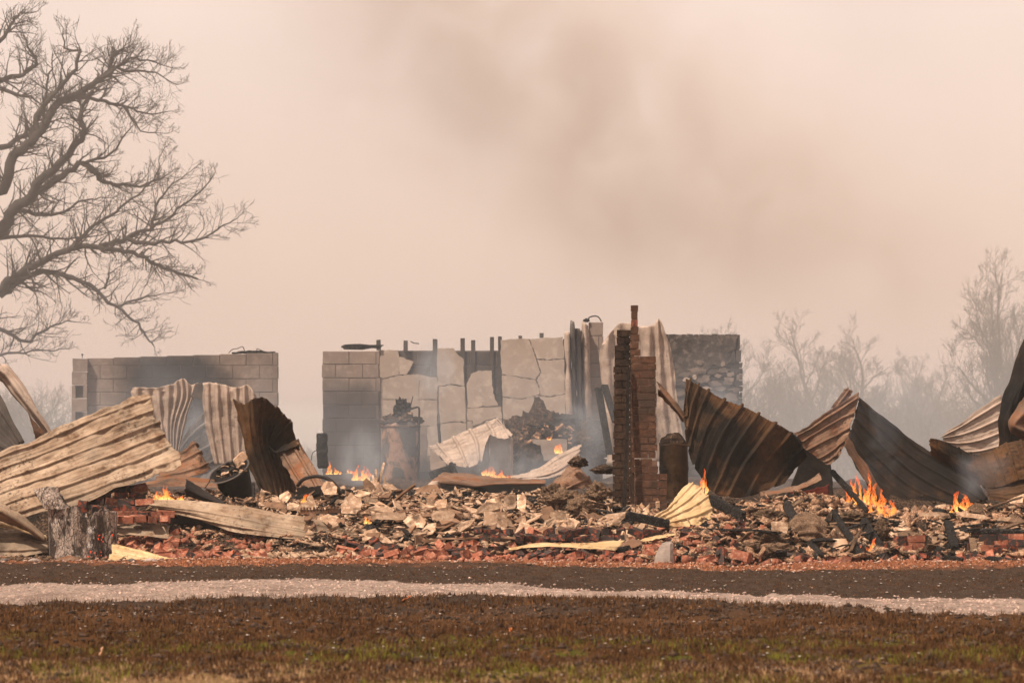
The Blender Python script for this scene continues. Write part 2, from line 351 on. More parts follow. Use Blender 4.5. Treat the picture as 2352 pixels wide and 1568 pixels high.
# ------------------------------------------------------------------ ground
def road_mid(x): return np.interp(x, [-6.6, -4.4, -2, 0, 1.5, 3, 4.3, 6.6], [33.2, 33.4, 34.1, 34.1, 33.2, 32.2, 30.9, 29.4])
def road_half(x): return np.interp(x, [-6.6, -4.4, -2, 0, 2, 4.3, 6.6], [1.75, 1.6, 1.35, 1.6, 1.8, 1.75, 1.7])
def gh(x, y):
    p = np.stack([x, y, x*0], -1)
    near = sm(44, 41, y)
    h = .05*fbm(p*.35, 2)+near*(.018*fbm(p*2.2, 3))
    t = np.abs(y-road_mid(x))/road_half(x)
    rough = sm(.85, 1.15, t)*near
    h = h+rough*.022*fbm(p*np.array((9., 6., 1)), 3)-.02*(1-sm(.8, 1.3, t))*near
    return h
def axis_(dense0, dense1, step, outs): return np.unique(np.concatenate([np.arange(dense0, dense1, step), outs]))
xs = axis_(-6.6, 6.6, .04, np.array([-1500, -600, -200, -80, -40, -20, -12, -9, -7.5, 7.5, 9, 12, 20, 40, 80, 200, 600, 1500.]))
ys = axis_(20.5, 43, .045, np.array([-300, -50, 0, 8, 14, 17, 19, 44, 46, 50, 55, 60, 70, 90, 120, 160, 220, 350, 700, 1500, 2800.]))
XX, YY = np.meshgrid(xs, ys); ZZ = gh(XX, YY)
def m_ground():
    t = NT('ground'); g = t.n('ShaderNodeNewGeometry').outputs['Position']; sp = t.n('ShaderNodeSeparateXYZ'); t.l(g, sp.inputs[0])
    p = t.pos()
    y = t.math('ADD', sp.outputs['Y'], t.noise(t.pos((.35, .8, 1)), 1.6, 6, .65, 0, 1, -1.4, 1.4))
    def band(a, b): 
        m = t.n('ShaderNodeMapRange', interpolation_type='SMOOTHSTEP'); m.inputs[1].default_value = a; m.inputs[2].default_value = b; t.l(y, m.inputs[0]); return m.outputs[0]
    green = t.mix(t.noise(t.pos((1, .6, 1)), 2.2, 5, .65, .44, .58), (.105, .048, .018), (.105, .098, .018))
    c = t.mix(band(22.4, 23.8), (.26, .165, .075), green)
    c = t.mix(band(25.5, 28.0), c, (.105, .050, .022))
    c = t.mix(band(28.8, 30.8), c, (.066, .045, .034))  # ground colour darker from before the track to the rubble straw
    c = t.mix(band(38.9, 40.2), c, (.27, .105, .055))
    c = t.mix(band(48, 60), c, (.045, .037, .03))
    c = t.mix(t.noise(t.pos((1, .5, 1)), 6, 6, .7, .45, .68, 0, .8), c, t.mix(.5, c, (.008, .005, .003)))
    c = t.mix(t.noise(p, 42, 3, .6, .60, .66, 0, .5), c, (.22, .125, .08))
    c = t.mix(t.noise(p, 75, 2, .6, .70, .74, 0, .9), c, (.46, .38, .33))
    t.bump(t.noise(p, 30, 6, .75, .2, .8), 1, .03)
    return t.fin(c, 1., 0, 0.)
M['ground'] = m_ground()
props(mk_np('ground', np.stack([XX, YY, ZZ], -1).reshape(-1, 3), grid_faces(*XX.shape), M['ground'], True), kind='structure')
# gravel track: a sheet laid over the ground with ragged edges
def m_gravel():
    t = NT('gravel'); p = t.pos(); 
    c = t.mix(t.noise(t.pos((1, .5, 1)), 14, 6, .75), (.265, .187, .152), (.40, .305, .255))
    c = t.mix(t.noise(t.pos((.6, .5, 1)), 2.2, 5, .65, .50, .66, 0, .6), c, (.15, .10, .08))
    c = t.mix(t.noise(t.pos((1, .6, 1)), 26, 4, .6, .54, .66, 0, .85), c, (.08, .055, .043))
    t.bump(t.noise(p, 60, 4, .7, .2, .8), 1, .02); return t.fin(c, 1., 0, 0.)
M['gravel'] = m_gravel()
rx = np.arange(-6.6, 6.6, .03); rt = np.linspace(-1, 1, 60)
RX, RT = np.meshgrid(rx, rt)
ed = .5*fbm(np.stack([RX*1.6, np.sign(RT)*7, RX*0], -1), 6)
RY = road_mid(RX)+RT*(road_half(RX)+ed*np.abs(RT)**3*.55)
edge = 1-np.abs(RT)
RZ = gh(RX, RY)+.004+.012*np.clip(edge*6, 0, 1)-.014*(edge < .02)+.006*fbm(np.stack([RX*14, RY*8, RX*0], -1), 3)
props(mk_np('gravel_track', np.stack([RX, RY, RZ], -1).reshape(-1, 3), grid_faces(*RX.shape), M['gravel'], True), kind='structure')

def yfront(x): return 41.55+.18*np.sin(x*1.7)+.25*sm(-3.2, -5.2, x)+.12*np.sin(x*4.1+1)
def H(x, y):   # height of the rubble over the house's footprint
    x = np.asarray(x, float); y = np.asarray(y, float); f = yfront(x); p = np.stack([x, y, x*0], -1)
    top = .40+.10*sm(43.5, 46, y)+.05*sm(47, 56, y)
    side = sm(-4.9, -4.0, x)*.55+.45
    side = np.where(y > 44.5, 1., side)
    h = top*sm(f-.1, f+2.9, y)*side+sm(f, f+.8, y)*(.05+.09*fbm(p*.9, 3)+.05*fbm(p*3.1, 3))
    return h-.06*(1-sm(f-.1, f+.15, y))
mxs = np.arange(-9.5, 9.5, .06); mys = np.concatenate([np.arange(40.9, 48, .06), np.arange(48, 62, .2)])
MX, MY = np.meshgrid(mxs, mys); MZ = H(MX, MY)*sm(62, 60, MY)-.1*sm(60, 62, MY)
MZ = MZ+.03*fbm(np.stack([MX*6, MY*6, MX*0], -1), 3)*sm(41.6, 42.2, MY)
props(mk_np('rubble_ground', np.stack([MX, MY, MZ], -1).reshape(-1, 3), grid_faces(*MX.shape), M['ash'], True), kind='structure')

# --- grass and litter over the ground (nobody could count these)
def blades(name, n, area, hgt, wid, mat, accept=None, label=None, lean=.6, cat=None, clump=0):
    x0, x1, y0, y1 = area
    yy = 1/(1/y0+(1/y1-1/y0)*rng.random(n)); xx = (rng.random(n)*2-1)*(1176/FD*yy+.35)
    if accept is not None: k = accept(xx, yy); xx, yy = xx[k], yy[k]
    n = len(xx); zz = gh(xx, yy); a = rng.random(n)*6.283; hh = hgt*(.4+rng.random(n)*.9); l = lean*hh*rng.random(n); wd = wid*(.5+rng.random(n))
    d = np.stack([np.cos(a), np.sin(a), a*0], -1); b = rng.random(n)*6.283
    B = np.stack([xx, yy, zz-.006], -1)
    V = np.empty((n, 3, 3)); V[:, 0] = B-d*wd[:, None]/2; V[:, 1] = B+d*wd[:, None]/2
    V[:, 2] = B+np.stack([np.cos(b)*l, np.sin(b)*l, hh], -1)
    o = mk_np(name, V.reshape(-1, 3), np.arange(n*3).reshape(-1, 3), mat)
    return props(o, label, cat, kind='stuff')
def flat(name, c1, c2, rough=.9, s=3):
    t = NT(name); c = t.mix(t.noise(t.pos(), s, 4, .7), c1, c2); return t.fin(c, 1., 0, 0.)
M['g_dark'] = flat('dark_grass', (.016, .008, .004), (.15, .070, .029), s=6)  # near black to brown blades, mixed by noise
M['g_green'] = flat('green_grass', (.085, .07, .012), (.17, .155, .024), s=6)
M['g_straw'] = flat('dry_straw', (0.2880, 0.1600, 0.0800), (0.4160, 0.2720, 0.1600), s=6)
M['g_rust'] = flat('rust_straw', (0.3040, 0.1120, 0.0560), (0.4000, 0.1920, 0.1120), s=6)
offroad = lambda x, y: np.abs(y-road_mid(x)) > road_half(x)*(.74+.45*rng.random(len(x))**1.5)
patchy = lambda s, k, off: (lambda x, y: (fbm(np.stack([x*s, y*s*.6, x*0+off], -1), 3) > k) & offroad(x, y))
blades('dark_grass', 170000, (-8, 8, 21, 33), .042, .013, M['g_dark'], lambda x, y: offroad(x, y) & (fbm(np.stack([x*2.3, y*1.2, x*0+5], -1), 3)+.9*rng.random(len(x)) > .25), 'dark stubble of the lawn before the gravel track', cat='grass')
blades('dark_stubble', 50000, (-8, 8, 34, 40.5), .018, .012, M['g_dark'], offroad, 'thin dark stubble between gravel track and rubble', cat='grass')
blades('green_grass', 36000, (-8, 8, 20.8, 26.0), .045, .011, M['g_green'], patchy(1.6, -.02, 3), 'patches of green grass in the dark lawn', cat='grass')
blades('dry_straw', 34000, (-8, 8, 20.8, 23.8), .032, .010, M['g_straw'], patchy(.8, -.5, 9), 'strip of pale dry straw along the lawn edge', cat='straw')
blades('dry_straw', 24000, (-8, 8, 23, 31), .026, .010, flat('brown_straw', (.17, .075, .035), (.30, .16, .085), s=6), patchy(1.9, .12, 21), 'scattered dry straw in the dark lawn', cat='straw')
blades('rust_straw', 45000, (-8, 8, 39.3, 41.8), .022, .016, M['g_rust'], lambda x, y: (y > 39.7+.5*fbm(np.stack([x*.8, x*0, x*0], -1), 3)) & (x > -3.6), 'rust coloured straw along the foot of the rubble', lean=1.6, cat='straw')
OCT = np.array([(1, 0, 0), (-1, 0, 0), (0, 1, 0), (0, -1, 0), (0, 0, 1), (0, 0, -1)], float)
OF = np.array([(0, 2, 4), (2, 1, 4), (1, 3, 4), (3, 0, 4), (2, 0, 5), (1, 2, 5), (3, 1, 5), (0, 3, 5)])
def pebbles(name, xx, yy, zz, size, mat, label, cat, flatz=.6):
    n = len(xx); s = size*(.4+rng.random(n)**2*1.6)
    V = OCT[None]*(1+rng.uniform(-.35, .35, (n, 6, 3)))
    a = rng.random(n)*6.283; ca, sa = np.cos(a), np.sin(a)
    vx = V[..., 0]*ca[:, None]-V[..., 1]*sa[:, None]; vy = V[..., 0]*sa[:, None]+V[..., 1]*ca[:, None]
    V = np.stack([vx+.3*V[..., 2]*rng.uniform(-1, 1, n)[:, None], vy, V[..., 2]*flatz], -1)*s[:, None, None]+np.stack([xx, yy, zz], -1)[:, None]
    F = OF[None]+6*np.arange(n)[:, None, None]
    o = mk_np(name, V.reshape(-1, 3), F.reshape(-1, 3), mat); return props(o, label, cat, kind='stuff')
n = 16000; yy = road_mid(0*rng.random(n))*0+rng.uniform(29.5, 36.5, n); xx = (rng.random(n)*2-1)*(1176/FD*yy+.3)
k = np.abs(yy-road_mid(xx)) < road_half(xx)*(.8+.35*rng.random(n)); xx, yy = xx[k], yy[k]
pebbles('gravel', xx, yy, gh(xx, yy)+.014, .010, rocky('pebble', (.50, .34, .27), (.30, .19, .15), (.66, .52, .44), s1=20, rnd=0, soot=(.05, .035, .03), s2=14), 'loose pinkish gravel stones on the track', 'gravel')
n = 2200; yy = rng.uniform(21.5, 41.5, n); xx = (rng.random(n)*2-1)*(1176/FD*yy+.3)
pebbles('ash_flecks', xx, yy, gh(xx, yy)+.014, .009, flat('ash_fleck', (.62, .53, .47), (.30, .24, .2), s=30), 'pale ash flecks blown over dark ground', 'ash', .25)
n = 4500; yy = rng.uniform(37.5, 42, n); xx = (rng.random(n)*2-1)*(1176/FD*yy+.3); k = rng.random(n) < sm(37.5, 42, yy)**1.8; xx, yy = xx[k], yy[k]
pebbles('crumbs', xx, yy, gh(xx, yy)+.012, .016, rocky('crumb', (.42, .26, .19), (.2, .1, .07), (.62, .48, .38), s1=25, rnd=0, s2=12), 'crumbs of brick and plaster strewn before the rubble', 'debris', .5)
n = 5000; yy = rng.uniform(22, 31, n); xx = (rng.random(n)*2-1)*(1176/FD*yy+.3); k = offroad(xx, yy); xx, yy = xx[k], yy[k]
pebbles('soil_clods', xx, yy, gh(xx, yy)+.006, .024, rocky('clod', (.055, .034, .024), (.025, .016, .012), (.11, .065, .04), s1=12, rnd=0), 'dark soil clods in the lawn', 'soil', .6)
# the few fallen leaves
def leaf(p, s, label, c, rz, tilt):
    V = []; F = []
    pr = [(0, 0), (.3, .32), (.55, .12), (.75, .38), (1, 0), (.75, -.30), (.55, -.1), (.3, -.34)]
    for q in pr: V.append(Matrix.Rotation(rz, 3, 'Z') @ Matrix.Rotation(tilt, 3, 'Y') @ Vector((q[0]*s, q[1]*s, .25*s*abs(q[1])+.12*s*q[0]**2)) + Vector(p))
    V.append(Matrix.Rotation(rz, 3, 'Z') @ Matrix.Rotation(tilt, 3, 'Y') @ Vector((.5*s, 0, 0)) + Vector(p))
    F = [(i, (i+1) % 8, 8) for i in range(8)]
    o = mk('fallen_leaf', [tuple(v) for v in V], F, c); m = o.modifiers.new('t', 'SOLIDIFY'); m.thickness = .0015
    props(o, label, 'leaf')
lc = flat('dead_leaf', (.24, .06, .018), (.36, .11, .04), s=20); lp = flat('pale_leaf', (.42, .2, .12), (.5, .3, .2), s=20)
for (x, y, Yg, s, lab, c, rz, ti) in ((922, 1384, 31.3, .10, 'curled rust brown leaf at the near edge of the gravel track', lc, .2, -.35), (1316, 1356, 34, .075, 'dark shrivelled leaf lying on the gravel track', flat('dark_leaf', (.05, .02, .012), (.09, .03, .016)), .4, -.2),
                          (1170, 1442, 27.6, .05, 'small copper leaf curled up in the dark lawn', lc, 1.2, -.5), (228, 1500, 24.5, .075, 'pale pinkish leaf standing in the dark lawn', lp, .3, -1.1)):
    q = P(x, y, Yg); leaf((q[0], q[1], float(gh(np.array(q[0]), np.array(q[1])))+.02), s, lab, c, rz, ti)

# ------------------------------------------------------------------ ruined walls
def jbox_mesh(name, size, jit, seed, cut=0):
    random.seed(seed); m = MB().box((0, 0, 0), size, jit=jit); me = bpy.data.meshes.new(name); me.from_pydata(m.v, [], m.f); 
    bm = bmesh.new(); bm.from_mesh(me); bmesh.ops.recalc_face_normals(bm, faces=bm.faces)
    bmesh.ops.bevel(bm, geom=bm.edges[:], offset=min(size)*.03, segments=1, affect='EDGES'); bm.to_mesh(me); bm.free(); return me
def block_wall(root, x0, x1, ztop, Y, mats, bw=.398, bh=.199, th=.2, seed=0, zbot=-.05, skip=None, edgej=.012, face='block'):
    """courses of blocks (each its own piece) over a mortar core; ztop(x) gives the broken upper outline"""
    rnd = random.Random(seed); lib = {}
    top0 = max(ztop(x0), ztop((x0+x1)/2), ztop(x1)); nrow = int((top0-zbot)/bh)+1
    for r in range(nrow):
        za = top0-(r+1)*bh; off = (bw/2 if r % 2 else 0)
        x = x0-off
        while x < x1:
            a = max(x, x0+rnd.uniform(-edgej, edgej)); b = min(x+bw, x1+rnd.uniform(-edgej, edgej)); x += bw
            if b-a < .05: continue
            xm = (a+b)/2; zt = min(za+bh, ztop(xm))
            if zt-za < .05 or (skip and skip(xm, za+bh/2)): continue
            wd = round(b-a-.007, 3); hg = round(zt-za-.007, 3); key = (wd, hg)
            if key not in lib: lib[key] = jbox_mesh(face, (wd, th, hg), .002, rnd.randrange(9999))
            link(face, lib[key], None, root, (xm, Y+th/2+rnd.uniform(-.002, .002), za+hg/2+.005))
            m = mats(xm, za, rnd)
            if not lib[key].materials: lib[key].materials.append(m)
            o = root.children[-1]; o.material_slots[0].link = 'OBJECT'; o.material_slots[0].material = m
    zc = min(ztop(x0), ztop(x1), ztop((x0+x1)/2))-.02
    MB().box(((x0+x1)/2, Y+th/2, (zc+zbot)/2), (x1-x0-.03, th-.013, zc-zbot)).build('mortar', M['mortar'], root)
WY = 57.6
def zat(y, Y): return HC-(y-HY)/FD*Y
def xat(x, Y): return (x-1176)/FD*Y
# left block wall
rw = empty('block_wall', (xat(405, WY), WY, 0), 'long grey concrete block wall with sooty middle behind the hanging sheets', 'wall')
xl, xr = xat(200, WY), xat(638, WY)
block_wall(rw, xl, xr, lambda x: zat(823, WY)+(x-xl)/(xr-xl)*.09+(.0 if x < xr-.05 else 0), WY, lambda x, z, r: M['block'], seed=3, skip=lambda x, z: False)
# wall end pilaster with open cells
rp = empty('wall_pilaster', (xat(187, WY), WY-.1, 0), 'narrow block pilaster with open dark cells ending the left wall', 'pillar')
px0, px1 = xat(169, WY), xat(203, WY); zt = zat(823, WY-.1); bh = .199
for r in range(13):
    ztp = zt-r*bh; hole = r in (2, 4, 6, 8, 10); Yp = WY-.12
    x0_, x1_ = px0-(.0 if r == 0 else .012), px1-(.0 if r == 0 else .008)
    m = MB()
    if hole:
        wl_ = (x1_-x0_)*.24
        m.box((x0_+wl_/2, Yp+.1, ztp-bh/2), (wl_, .2, bh-.008), jit=.003); m.box((x1_-wl_/2, Yp+.1, ztp-bh/2), (wl_, .2, bh-.008), jit=.003)
        m.box(((x0_+x1_)/2, Yp+.16, ztp-bh/2), (x1_-x0_-2*wl_, .07, bh-.01))
    else: m.box(((x0_+x1_)/2, Yp+.1, ztp-bh/2), (x1_-x0_, .2, bh-.008), jit=.004)
    m.build('block', M['block'], rp)
MB().tube([P(189, 822, WY-.05), P(189, 815, WY-.05)], .006).box(P(189, 814, WY-.05), (.03, .02, .02)).build('anchor_bolt', M['char'], rp)
# centre: bare block end wall
rc = empty('block_wall', (xat(808, 56.6), 56.6, 0), 'tall bare concrete block wall end beside the cracked plaster wall', 'wall')
xa, xb = xat(740, 56.6), xat(872, 56.6)
block_wall(rc, xa, xb, lambda x: zat(806, 56.6), 56.6, lambda x, z, r: M['block'], seed=5)
# centre: plastered wall, lath studs and cracked plaster panels
rq = empty('plaster_wall', (xat(1085, WY), WY, 0), 'ruined house wall with cracked cream plaster panels and protruding studs', 'wall')
block_wall(rq, xat(866, WY), xat(1305, WY), lambda x: zat(802 if x < xat(1146, WY) else 778, WY), WY, lambda x, z, r: M['block_dark'], seed=8)
for f_, q in ((z2, [(990, 292), (1362, 292), (1362, 900), (990, 900)]), (z3, [(76, 340), (250, 345), (262, 485), (466, 470), (495, 482), (495, 800), (2, 800), (2, 340)]), (z3, [(486, 44), (886, 28), (910, 800), (502, 800)])):
    prism('plaster_backing', [f_(x, y, WY-.0305) for x, y in q], .02, M['stonewall'], rq)
def panel(pts, f=z3, Yp=WY-.035): prism('plaster_panel', ragged([f(x, y, Yp) for x, y in pts], 6, .009), .028, M['plasterwall'], rq)
for q in ([(985, 108), (1103, 108), (1108, 150), (1106, 270), (1003, 294), (984, 280)], [(1110, 152), (1205, 185), (1165, 256), (1150, 268), (1109, 271)],
          [(1002, 300), (1108, 274), (1150, 270), (1225, 265), (1240, 268), (1238, 430), (1000, 428)], [(1242, 268), (1358, 290), (1364, 336), (1360, 350), (1358, 430), (1242, 430)],
          [(1000, 434), (1110, 433), (1112, 585), (1002, 586)], [(1114, 433), (1238, 433), (1240, 600), (1116, 590)], [(1242, 434), (1358, 434), (1360, 598), (1244, 602)],
          [(1002, 592), (1112, 592), (1116, 900), (1002, 900)], [(1116, 596), (1240, 604), (1242, 900), (1118, 900)]): panel(q, z2)
for q in ([(72, 96), (172, 96), (205, 140), (240, 165), (248, 342), (160, 328), (76, 340), (66, 200)], [(82, 348), (160, 336), (250, 350), (257, 578), (180, 572), (90, 588), (76, 420)],
          [(290, 262), (330, 246), (424, 241), (434, 390), (468, 468), (266, 484), (260, 335)], [(264, 491), (484, 477), (492, 556), (440, 552), (300, 604), (300, 570), (268, 566)],
          [(92, 594), (180, 580), (258, 586), (262, 800), (95, 800)], [(4, 608), (82, 596), (90, 800), (4, 800)], [(266, 575), (296, 576), (298, 620), (440, 560), (492, 562), (496, 800), (268, 800)],
          [(482, 42), (664, 36), (690, 90), (714, 170), (744, 252), (710, 300), (600, 280), (490, 265), (486, 200)], [(492, 272), (600, 287), (712, 305), (738, 368), (733, 398), (620, 424), (496, 410)],
          [(670, 36), (890, 22), (898, 162), (800, 170), (720, 165), (696, 92)], [(722, 171), (800, 176), (900, 168), (905, 392), (800, 410), (742, 402), (738, 340), (718, 304), (750, 256)],
          [(498, 417), (620, 431), (702, 410), (706, 480), (735, 560), (735, 800), (502, 800)], [(710, 408), (800, 416), (906, 398), (912, 800), (740, 800), (740, 560), (712, 478)]): panel(q, z3)
for (x, y, y2, wz) in ((55, 36, 820, 30), (236, 30, 820, 28), (304, 44, 420, 26), (426, 24, 760, 24), (480, 20, 640, 22), (612, 14, 40, 24), (752, -4, 30, 26)):
    a = z3(x, y, WY-.008); b = z3(x+random.uniform(-3, 3), y2, WY-.008); wd = wz*.3514/FD*WY
    m = MB(); m.box((a+b)/2, (wd, .04, a[2]-b[2]), jit=.004); m.build('stud', M['grey'] if y2 < 100 else M['block_dark'], rq)
for (x, y, y2) in ((975, 42, 110), (1153, 45, 120)):
    a = z2(x, y, WY-.05); b = z2(x, y2, WY-.05); MB().box((a+b)/2, (.065, .05, a[2]-b[2]), jit=.006).build('stud', M['block_dark'], rq)
prism('charred_plate', ragged([z2(730, 82, 56.6), z2(760, 72, 56.6), z2(960, 74, 56.6), z2(1010, 76, 56.6), z2(985, 98, 56.6), z2(750, 104, 56.6), z2(740, 92, 56.6)], 4, .012), .12, M['char'], rc)
# block pier and the upright roofing strips beside it
rk = empty('block_pier', (xat(1366, 55.8), 55.8, 0), 'slim concrete block pier beside upright metal strips', 'pillar')
block_wall(rk, xat(1352, 55.8), xat(1385, 55.8), lambda x: zat(740, 55.8), 55.8, lambda x, z, r: M['block'], seed=12, bw=.3)
for i, (x0_, x1_, yt, yb) in enumerate(((1296, 1311, 760, 1020), (1309, 1319, 735, 1030), (1320, 1334, 752, 1035), (1334, 1352, 738, 1050))):
    sheet('upright_strip', ('narrow %s metal strip standing upright between plaster wall and block pier' % ('tan', 'grey taller', 'dark grey', 'ribbed pale grey')[i]),
          rows(lambda x, y, Y: P(x, y, Y), 55.4+i*.08, [(x0_, yt, .1), ((x0_+x1_)/2, yt+3, 0), (x1_, yt+8, .15)], [(x0_+3, (yt+yb)/2, .1), ((x0_+x1_)/2+3, (yt+yb)/2, 0), (x1_+4, (yt+yb)/2, .15)], [(x0_+8, yb, .1), ((x0_+x1_)/2+8, yb, 0), (x1_+9, yb, .15)]),
          M['pale'] if i in (0, 3) else M['grey'], 'metal strips by the block pier', n=1, axis='v', amp=.03, dent=.02, seed=i+40)
# right: scorched wall with render falling off the stones
YS = 58.4
rs = empty('stone_wall', (xat(1620, YS), YS, 0), 'soot dark brick wall with pale patches of peeled render and broken corner', 'wall')
sx0, sx1 = xat(1524, YS), xat(1700, YS); st = zat(767, YS)
def srow(x0_, x1_, z0_, z1_, Yq, nm, matf, wmin, wmax, rnd):
    x = x0_
    while x < x1_-.03:
        wd = min(rnd.uniform(wmin, wmax), x1_-x)
        MB().box((x+wd/2, Yq+.06+rnd.uniform(-.012, .012), (z0_+z1_)/2), (wd-.012, .12, z1_-z0_-.01+rnd.uniform(-.008, .004)), jit=.008).build(nm, matf(rnd), rs); x += wd
rnd = random.Random(4)
z = st
srow(sx0, sx1, z-.24, z, YS, 'brick', lambda r: M['stonewall'] if r.random() < .12 else M['block_dark'], .085, .10, rnd); z -= .24
srow(sx0, sx1+.02, z-.19, z, YS, 'brick', lambda r: M['stonewall'] if r.random() < .1 else M['block_dark'], .085, .10, rnd); z -= .19
k = 0
while z > .05:
    srow(sx0, sx1+(.04 if z > 1.75 else .24 if z < 1.65 else .1), z-.09, z, YS, 'brick', lambda r: M['stonewall'] if r.random() < .16 else M['block_dark'], .16, .24, rnd); z -= .09; k += 1
MB().box(((sx0+sx1)/2, YS+.13, st/2-.05), (sx1-sx0-.02, .1, st-.04)).build('mortar', M['mortar'], rs)
co = [(sx0+.005, st-.01)]+[(sx0+(sx1-sx0)*t, st-.012-.015*rnd.random()) for t in (.2, .4, .6, .8, .96)]+[(sx1-.06, st-.2), (sx1-.16, st-.30), (sx1-.13, st-.42), (sx1-.3, st-.5), (sx1-.42, st-.46), (sx1-.55, st-.62), (sx1-.7, st-.6), (sx1-.85, st-.8), (sx0+.12, st-.78), (sx0+.005, st-.95)]
prism('soot_render', ragged([(x, YS-.018, z_) for x, z_ in co], 5, .012), .02, M['soot_render'], rs)
for i in range(84):   # lumps of render still clinging on, thickest towards the corner
    fx = rnd.random()**.55; x = sx0+fx*(sx1-sx0-.03); zz = st-.42-rnd.random()*1.5
    a = rnd.uniform(.03, .11); b = rnd.uniform(.02, .05); n_ = 11
    pts = [(x+a*math.cos(t*6.283/n_)*rnd.uniform(.6, 1.2), YS-.03-.006*rnd.random(), zz+b*math.sin(t*6.283/n_)*rnd.uniform(.6, 1.2)) for t in range(n_)]
    prism('render_patch', pts, .045, M['plasterwall'] if rnd.random() < .12 else M['stonewall'], rs)

# ------------------------------------------------------------------ brick pillar
PY = 45.0; ch = 41*.4102/FD*PY
rb = empty('brick_pillar', (xat(1478, PY), PY, 0), 'tall broken brick pillar with slender spike standing in the rubble', 'pillar')
def pz(zy, Y=PY): return z4(0, zy, Y)[2]
def px(zx, Y=PY): return z4(zx, 0, Y)[0]
rnd = random.Random(9)
lib = {}
def brick_in(x0_, x1_, zt_, h_, Y_, mat, dep=.1):
    if x1_-x0_ < .02: return
    MB().box(((x0_+x1_)/2, Y_+dep/2+rnd.uniform(-.004, .004), zt_-h_/2), (x1_-x0_-.009, dep, h_-.011), jit=.0035).build('brick', mat, rb)
def course(xa_, xb_, i, zt_, Y_, matf, ja=3, jb=3, half=.5):
    """xa,xb in picture units of that zoom"""
    a = px(xa_+rnd.uniform(-ja, ja)); b = px(xb_+rnd.uniform(-jb, jb)); L = .20
    j = a+(L*half if i % 2 else L)*(1 if xb_-xa_ > 60 else 9)
    xs_ = [a]
    while j < b-.05: xs_.append(j); j += L
    xs_.append(b)
    for p, q in zip(xs_[:-1], xs_[1:]): brick_in(p, q, zt_, ch, Y_, matf(p, zt_))
zy = 63; i = 0
pm = lambda x, z: M['pillar']
while zy < 1290:
    if zy < 150: a, b = 321, 366
    elif zy < 345: a, b = 319, 374-(4 if i % 2 else 0)
    elif zy < 900: a, b = 324, 466
    elif zy < 985: a, b = 327, 478 if zy > 930 else 440
    else: a, b = 340, 527
    course(a, b, i, pz(zy), PY, (lambda x, z: M['brick'] if x > px(395) or i == 2 else M['pillar']) if i in (2, 7) else pm, 1.5 if zy > 345 else 3, 4 if zy < 900 else 5)
    zy += 41; i += 1
for a, b, t, u in ((328, 360, 70, 345), (332, 458, 362, 900), (345, 470, 935, 1290)):
    MB().box(((px(a)+px(b))/2, PY+.0545, (pz(t)+pz(u))/2), (px(b)-px(a), .097, pz(t)-pz(u))).build('mortar', M['pillar_mortar'], rb)
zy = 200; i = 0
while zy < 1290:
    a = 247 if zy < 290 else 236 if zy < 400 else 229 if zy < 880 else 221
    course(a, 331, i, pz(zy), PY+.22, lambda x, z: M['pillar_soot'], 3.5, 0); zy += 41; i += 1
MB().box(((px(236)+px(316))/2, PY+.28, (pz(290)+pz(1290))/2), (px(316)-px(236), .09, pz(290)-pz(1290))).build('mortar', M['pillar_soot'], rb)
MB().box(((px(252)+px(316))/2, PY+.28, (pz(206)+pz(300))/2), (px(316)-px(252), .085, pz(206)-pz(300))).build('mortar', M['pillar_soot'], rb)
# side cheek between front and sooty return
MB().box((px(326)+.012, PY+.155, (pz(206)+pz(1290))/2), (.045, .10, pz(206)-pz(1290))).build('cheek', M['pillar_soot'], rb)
# upright angle bar in front of it
m = MB(); a = z4(309, 415, 44.95); b = z4(284, 1225, 44.8); 
m.tube([a, (a+b)/2+np.array((.006, 0, 0)), b], [.026, .028, .03], 4); props(m.build('steel_angle', M['sooty']), 'long brown steel upright leaning against the brick pillar', 'steel bar')
# hose tap with wrapped pipe
m = MB().tube([z4(468, 1150, 44.93), z4(470, 1170, 44.9), z4(474, 1215, 44.88)], [.016, .022, .016], 8)
for k in range(5): m.tube([z4(462, 1172+k*9, 44.885), z4(484, 1168+k*9, 44.885)], .013, 6)
tap = m.build('hose_tap', M['plaster'], rb); MB().box(z4(458, 1152, 44.9), (.05, .03, .03)).build('tap_handle', M['rust'], tap)

# ------------------------------------------------------------------ fallen roofing sheets
NS = 'roofing_sheet'
G1 = 'collapsed roofing sheets'
# left side
sheet(NS, 'large tan ribbed roofing sheet sloping down behind the charred stump', rows(z1, 43.0,
      [(-330, 910, .1), (0, 775, .15), (330, 640, .2), (640, 500, .3), (800, 440, .4), (950, 388, .5)],
      [(-330, 1160, -.1), (0, 1010, -.05), (360, 880, 0), (700, 760, .1), (900, 680, .2), (1055, 625, .3)],
      [(-330, 1370, -.3), (0, 1255, -.3), (450, 1122, -.25), (900, 975, -.15), (1060, 910, -.1), (1200, 862, -.05)]),
      M['tan'], G1, n=6, axis='u', amp=.028, dent=.018, dfreq=2.6, rag=.035, nu=130, seed=1, crease=.022)
sheet(NS, 'bent pale sheet strip rising at the far end of the big tan sheet', rows(z1, 47,
      [(-60, 170, .2), (0, 195, .2), (75, 232, .2), (200, 420, .1), (330, 628, 0), (420, 800, 0)],
      [(-60, 210, 0), (0, 245, 0), (60, 300, 0), (185, 470, -.1), (310, 640, -.1), (400, 800, -.1)],
      [(-60, 280, .3), (0, 312, .3), (45, 350, .3), (160, 485, .25), (290, 645, .2), (380, 800, .2)]), M['pale'], G1, n=2, axis='u', amp=.02, seed=2)
sheet(NS, 'brown narrow triangular sheet leaning beside the bent pale strip', rows(z1, 47.6, [(180, 505), (215, 560), (305, 660)], [(185, 520), (225, 610), (255, 700)], [(190, 540), (220, 640), (240, 720)]), M['rust'], G1, seed=3)
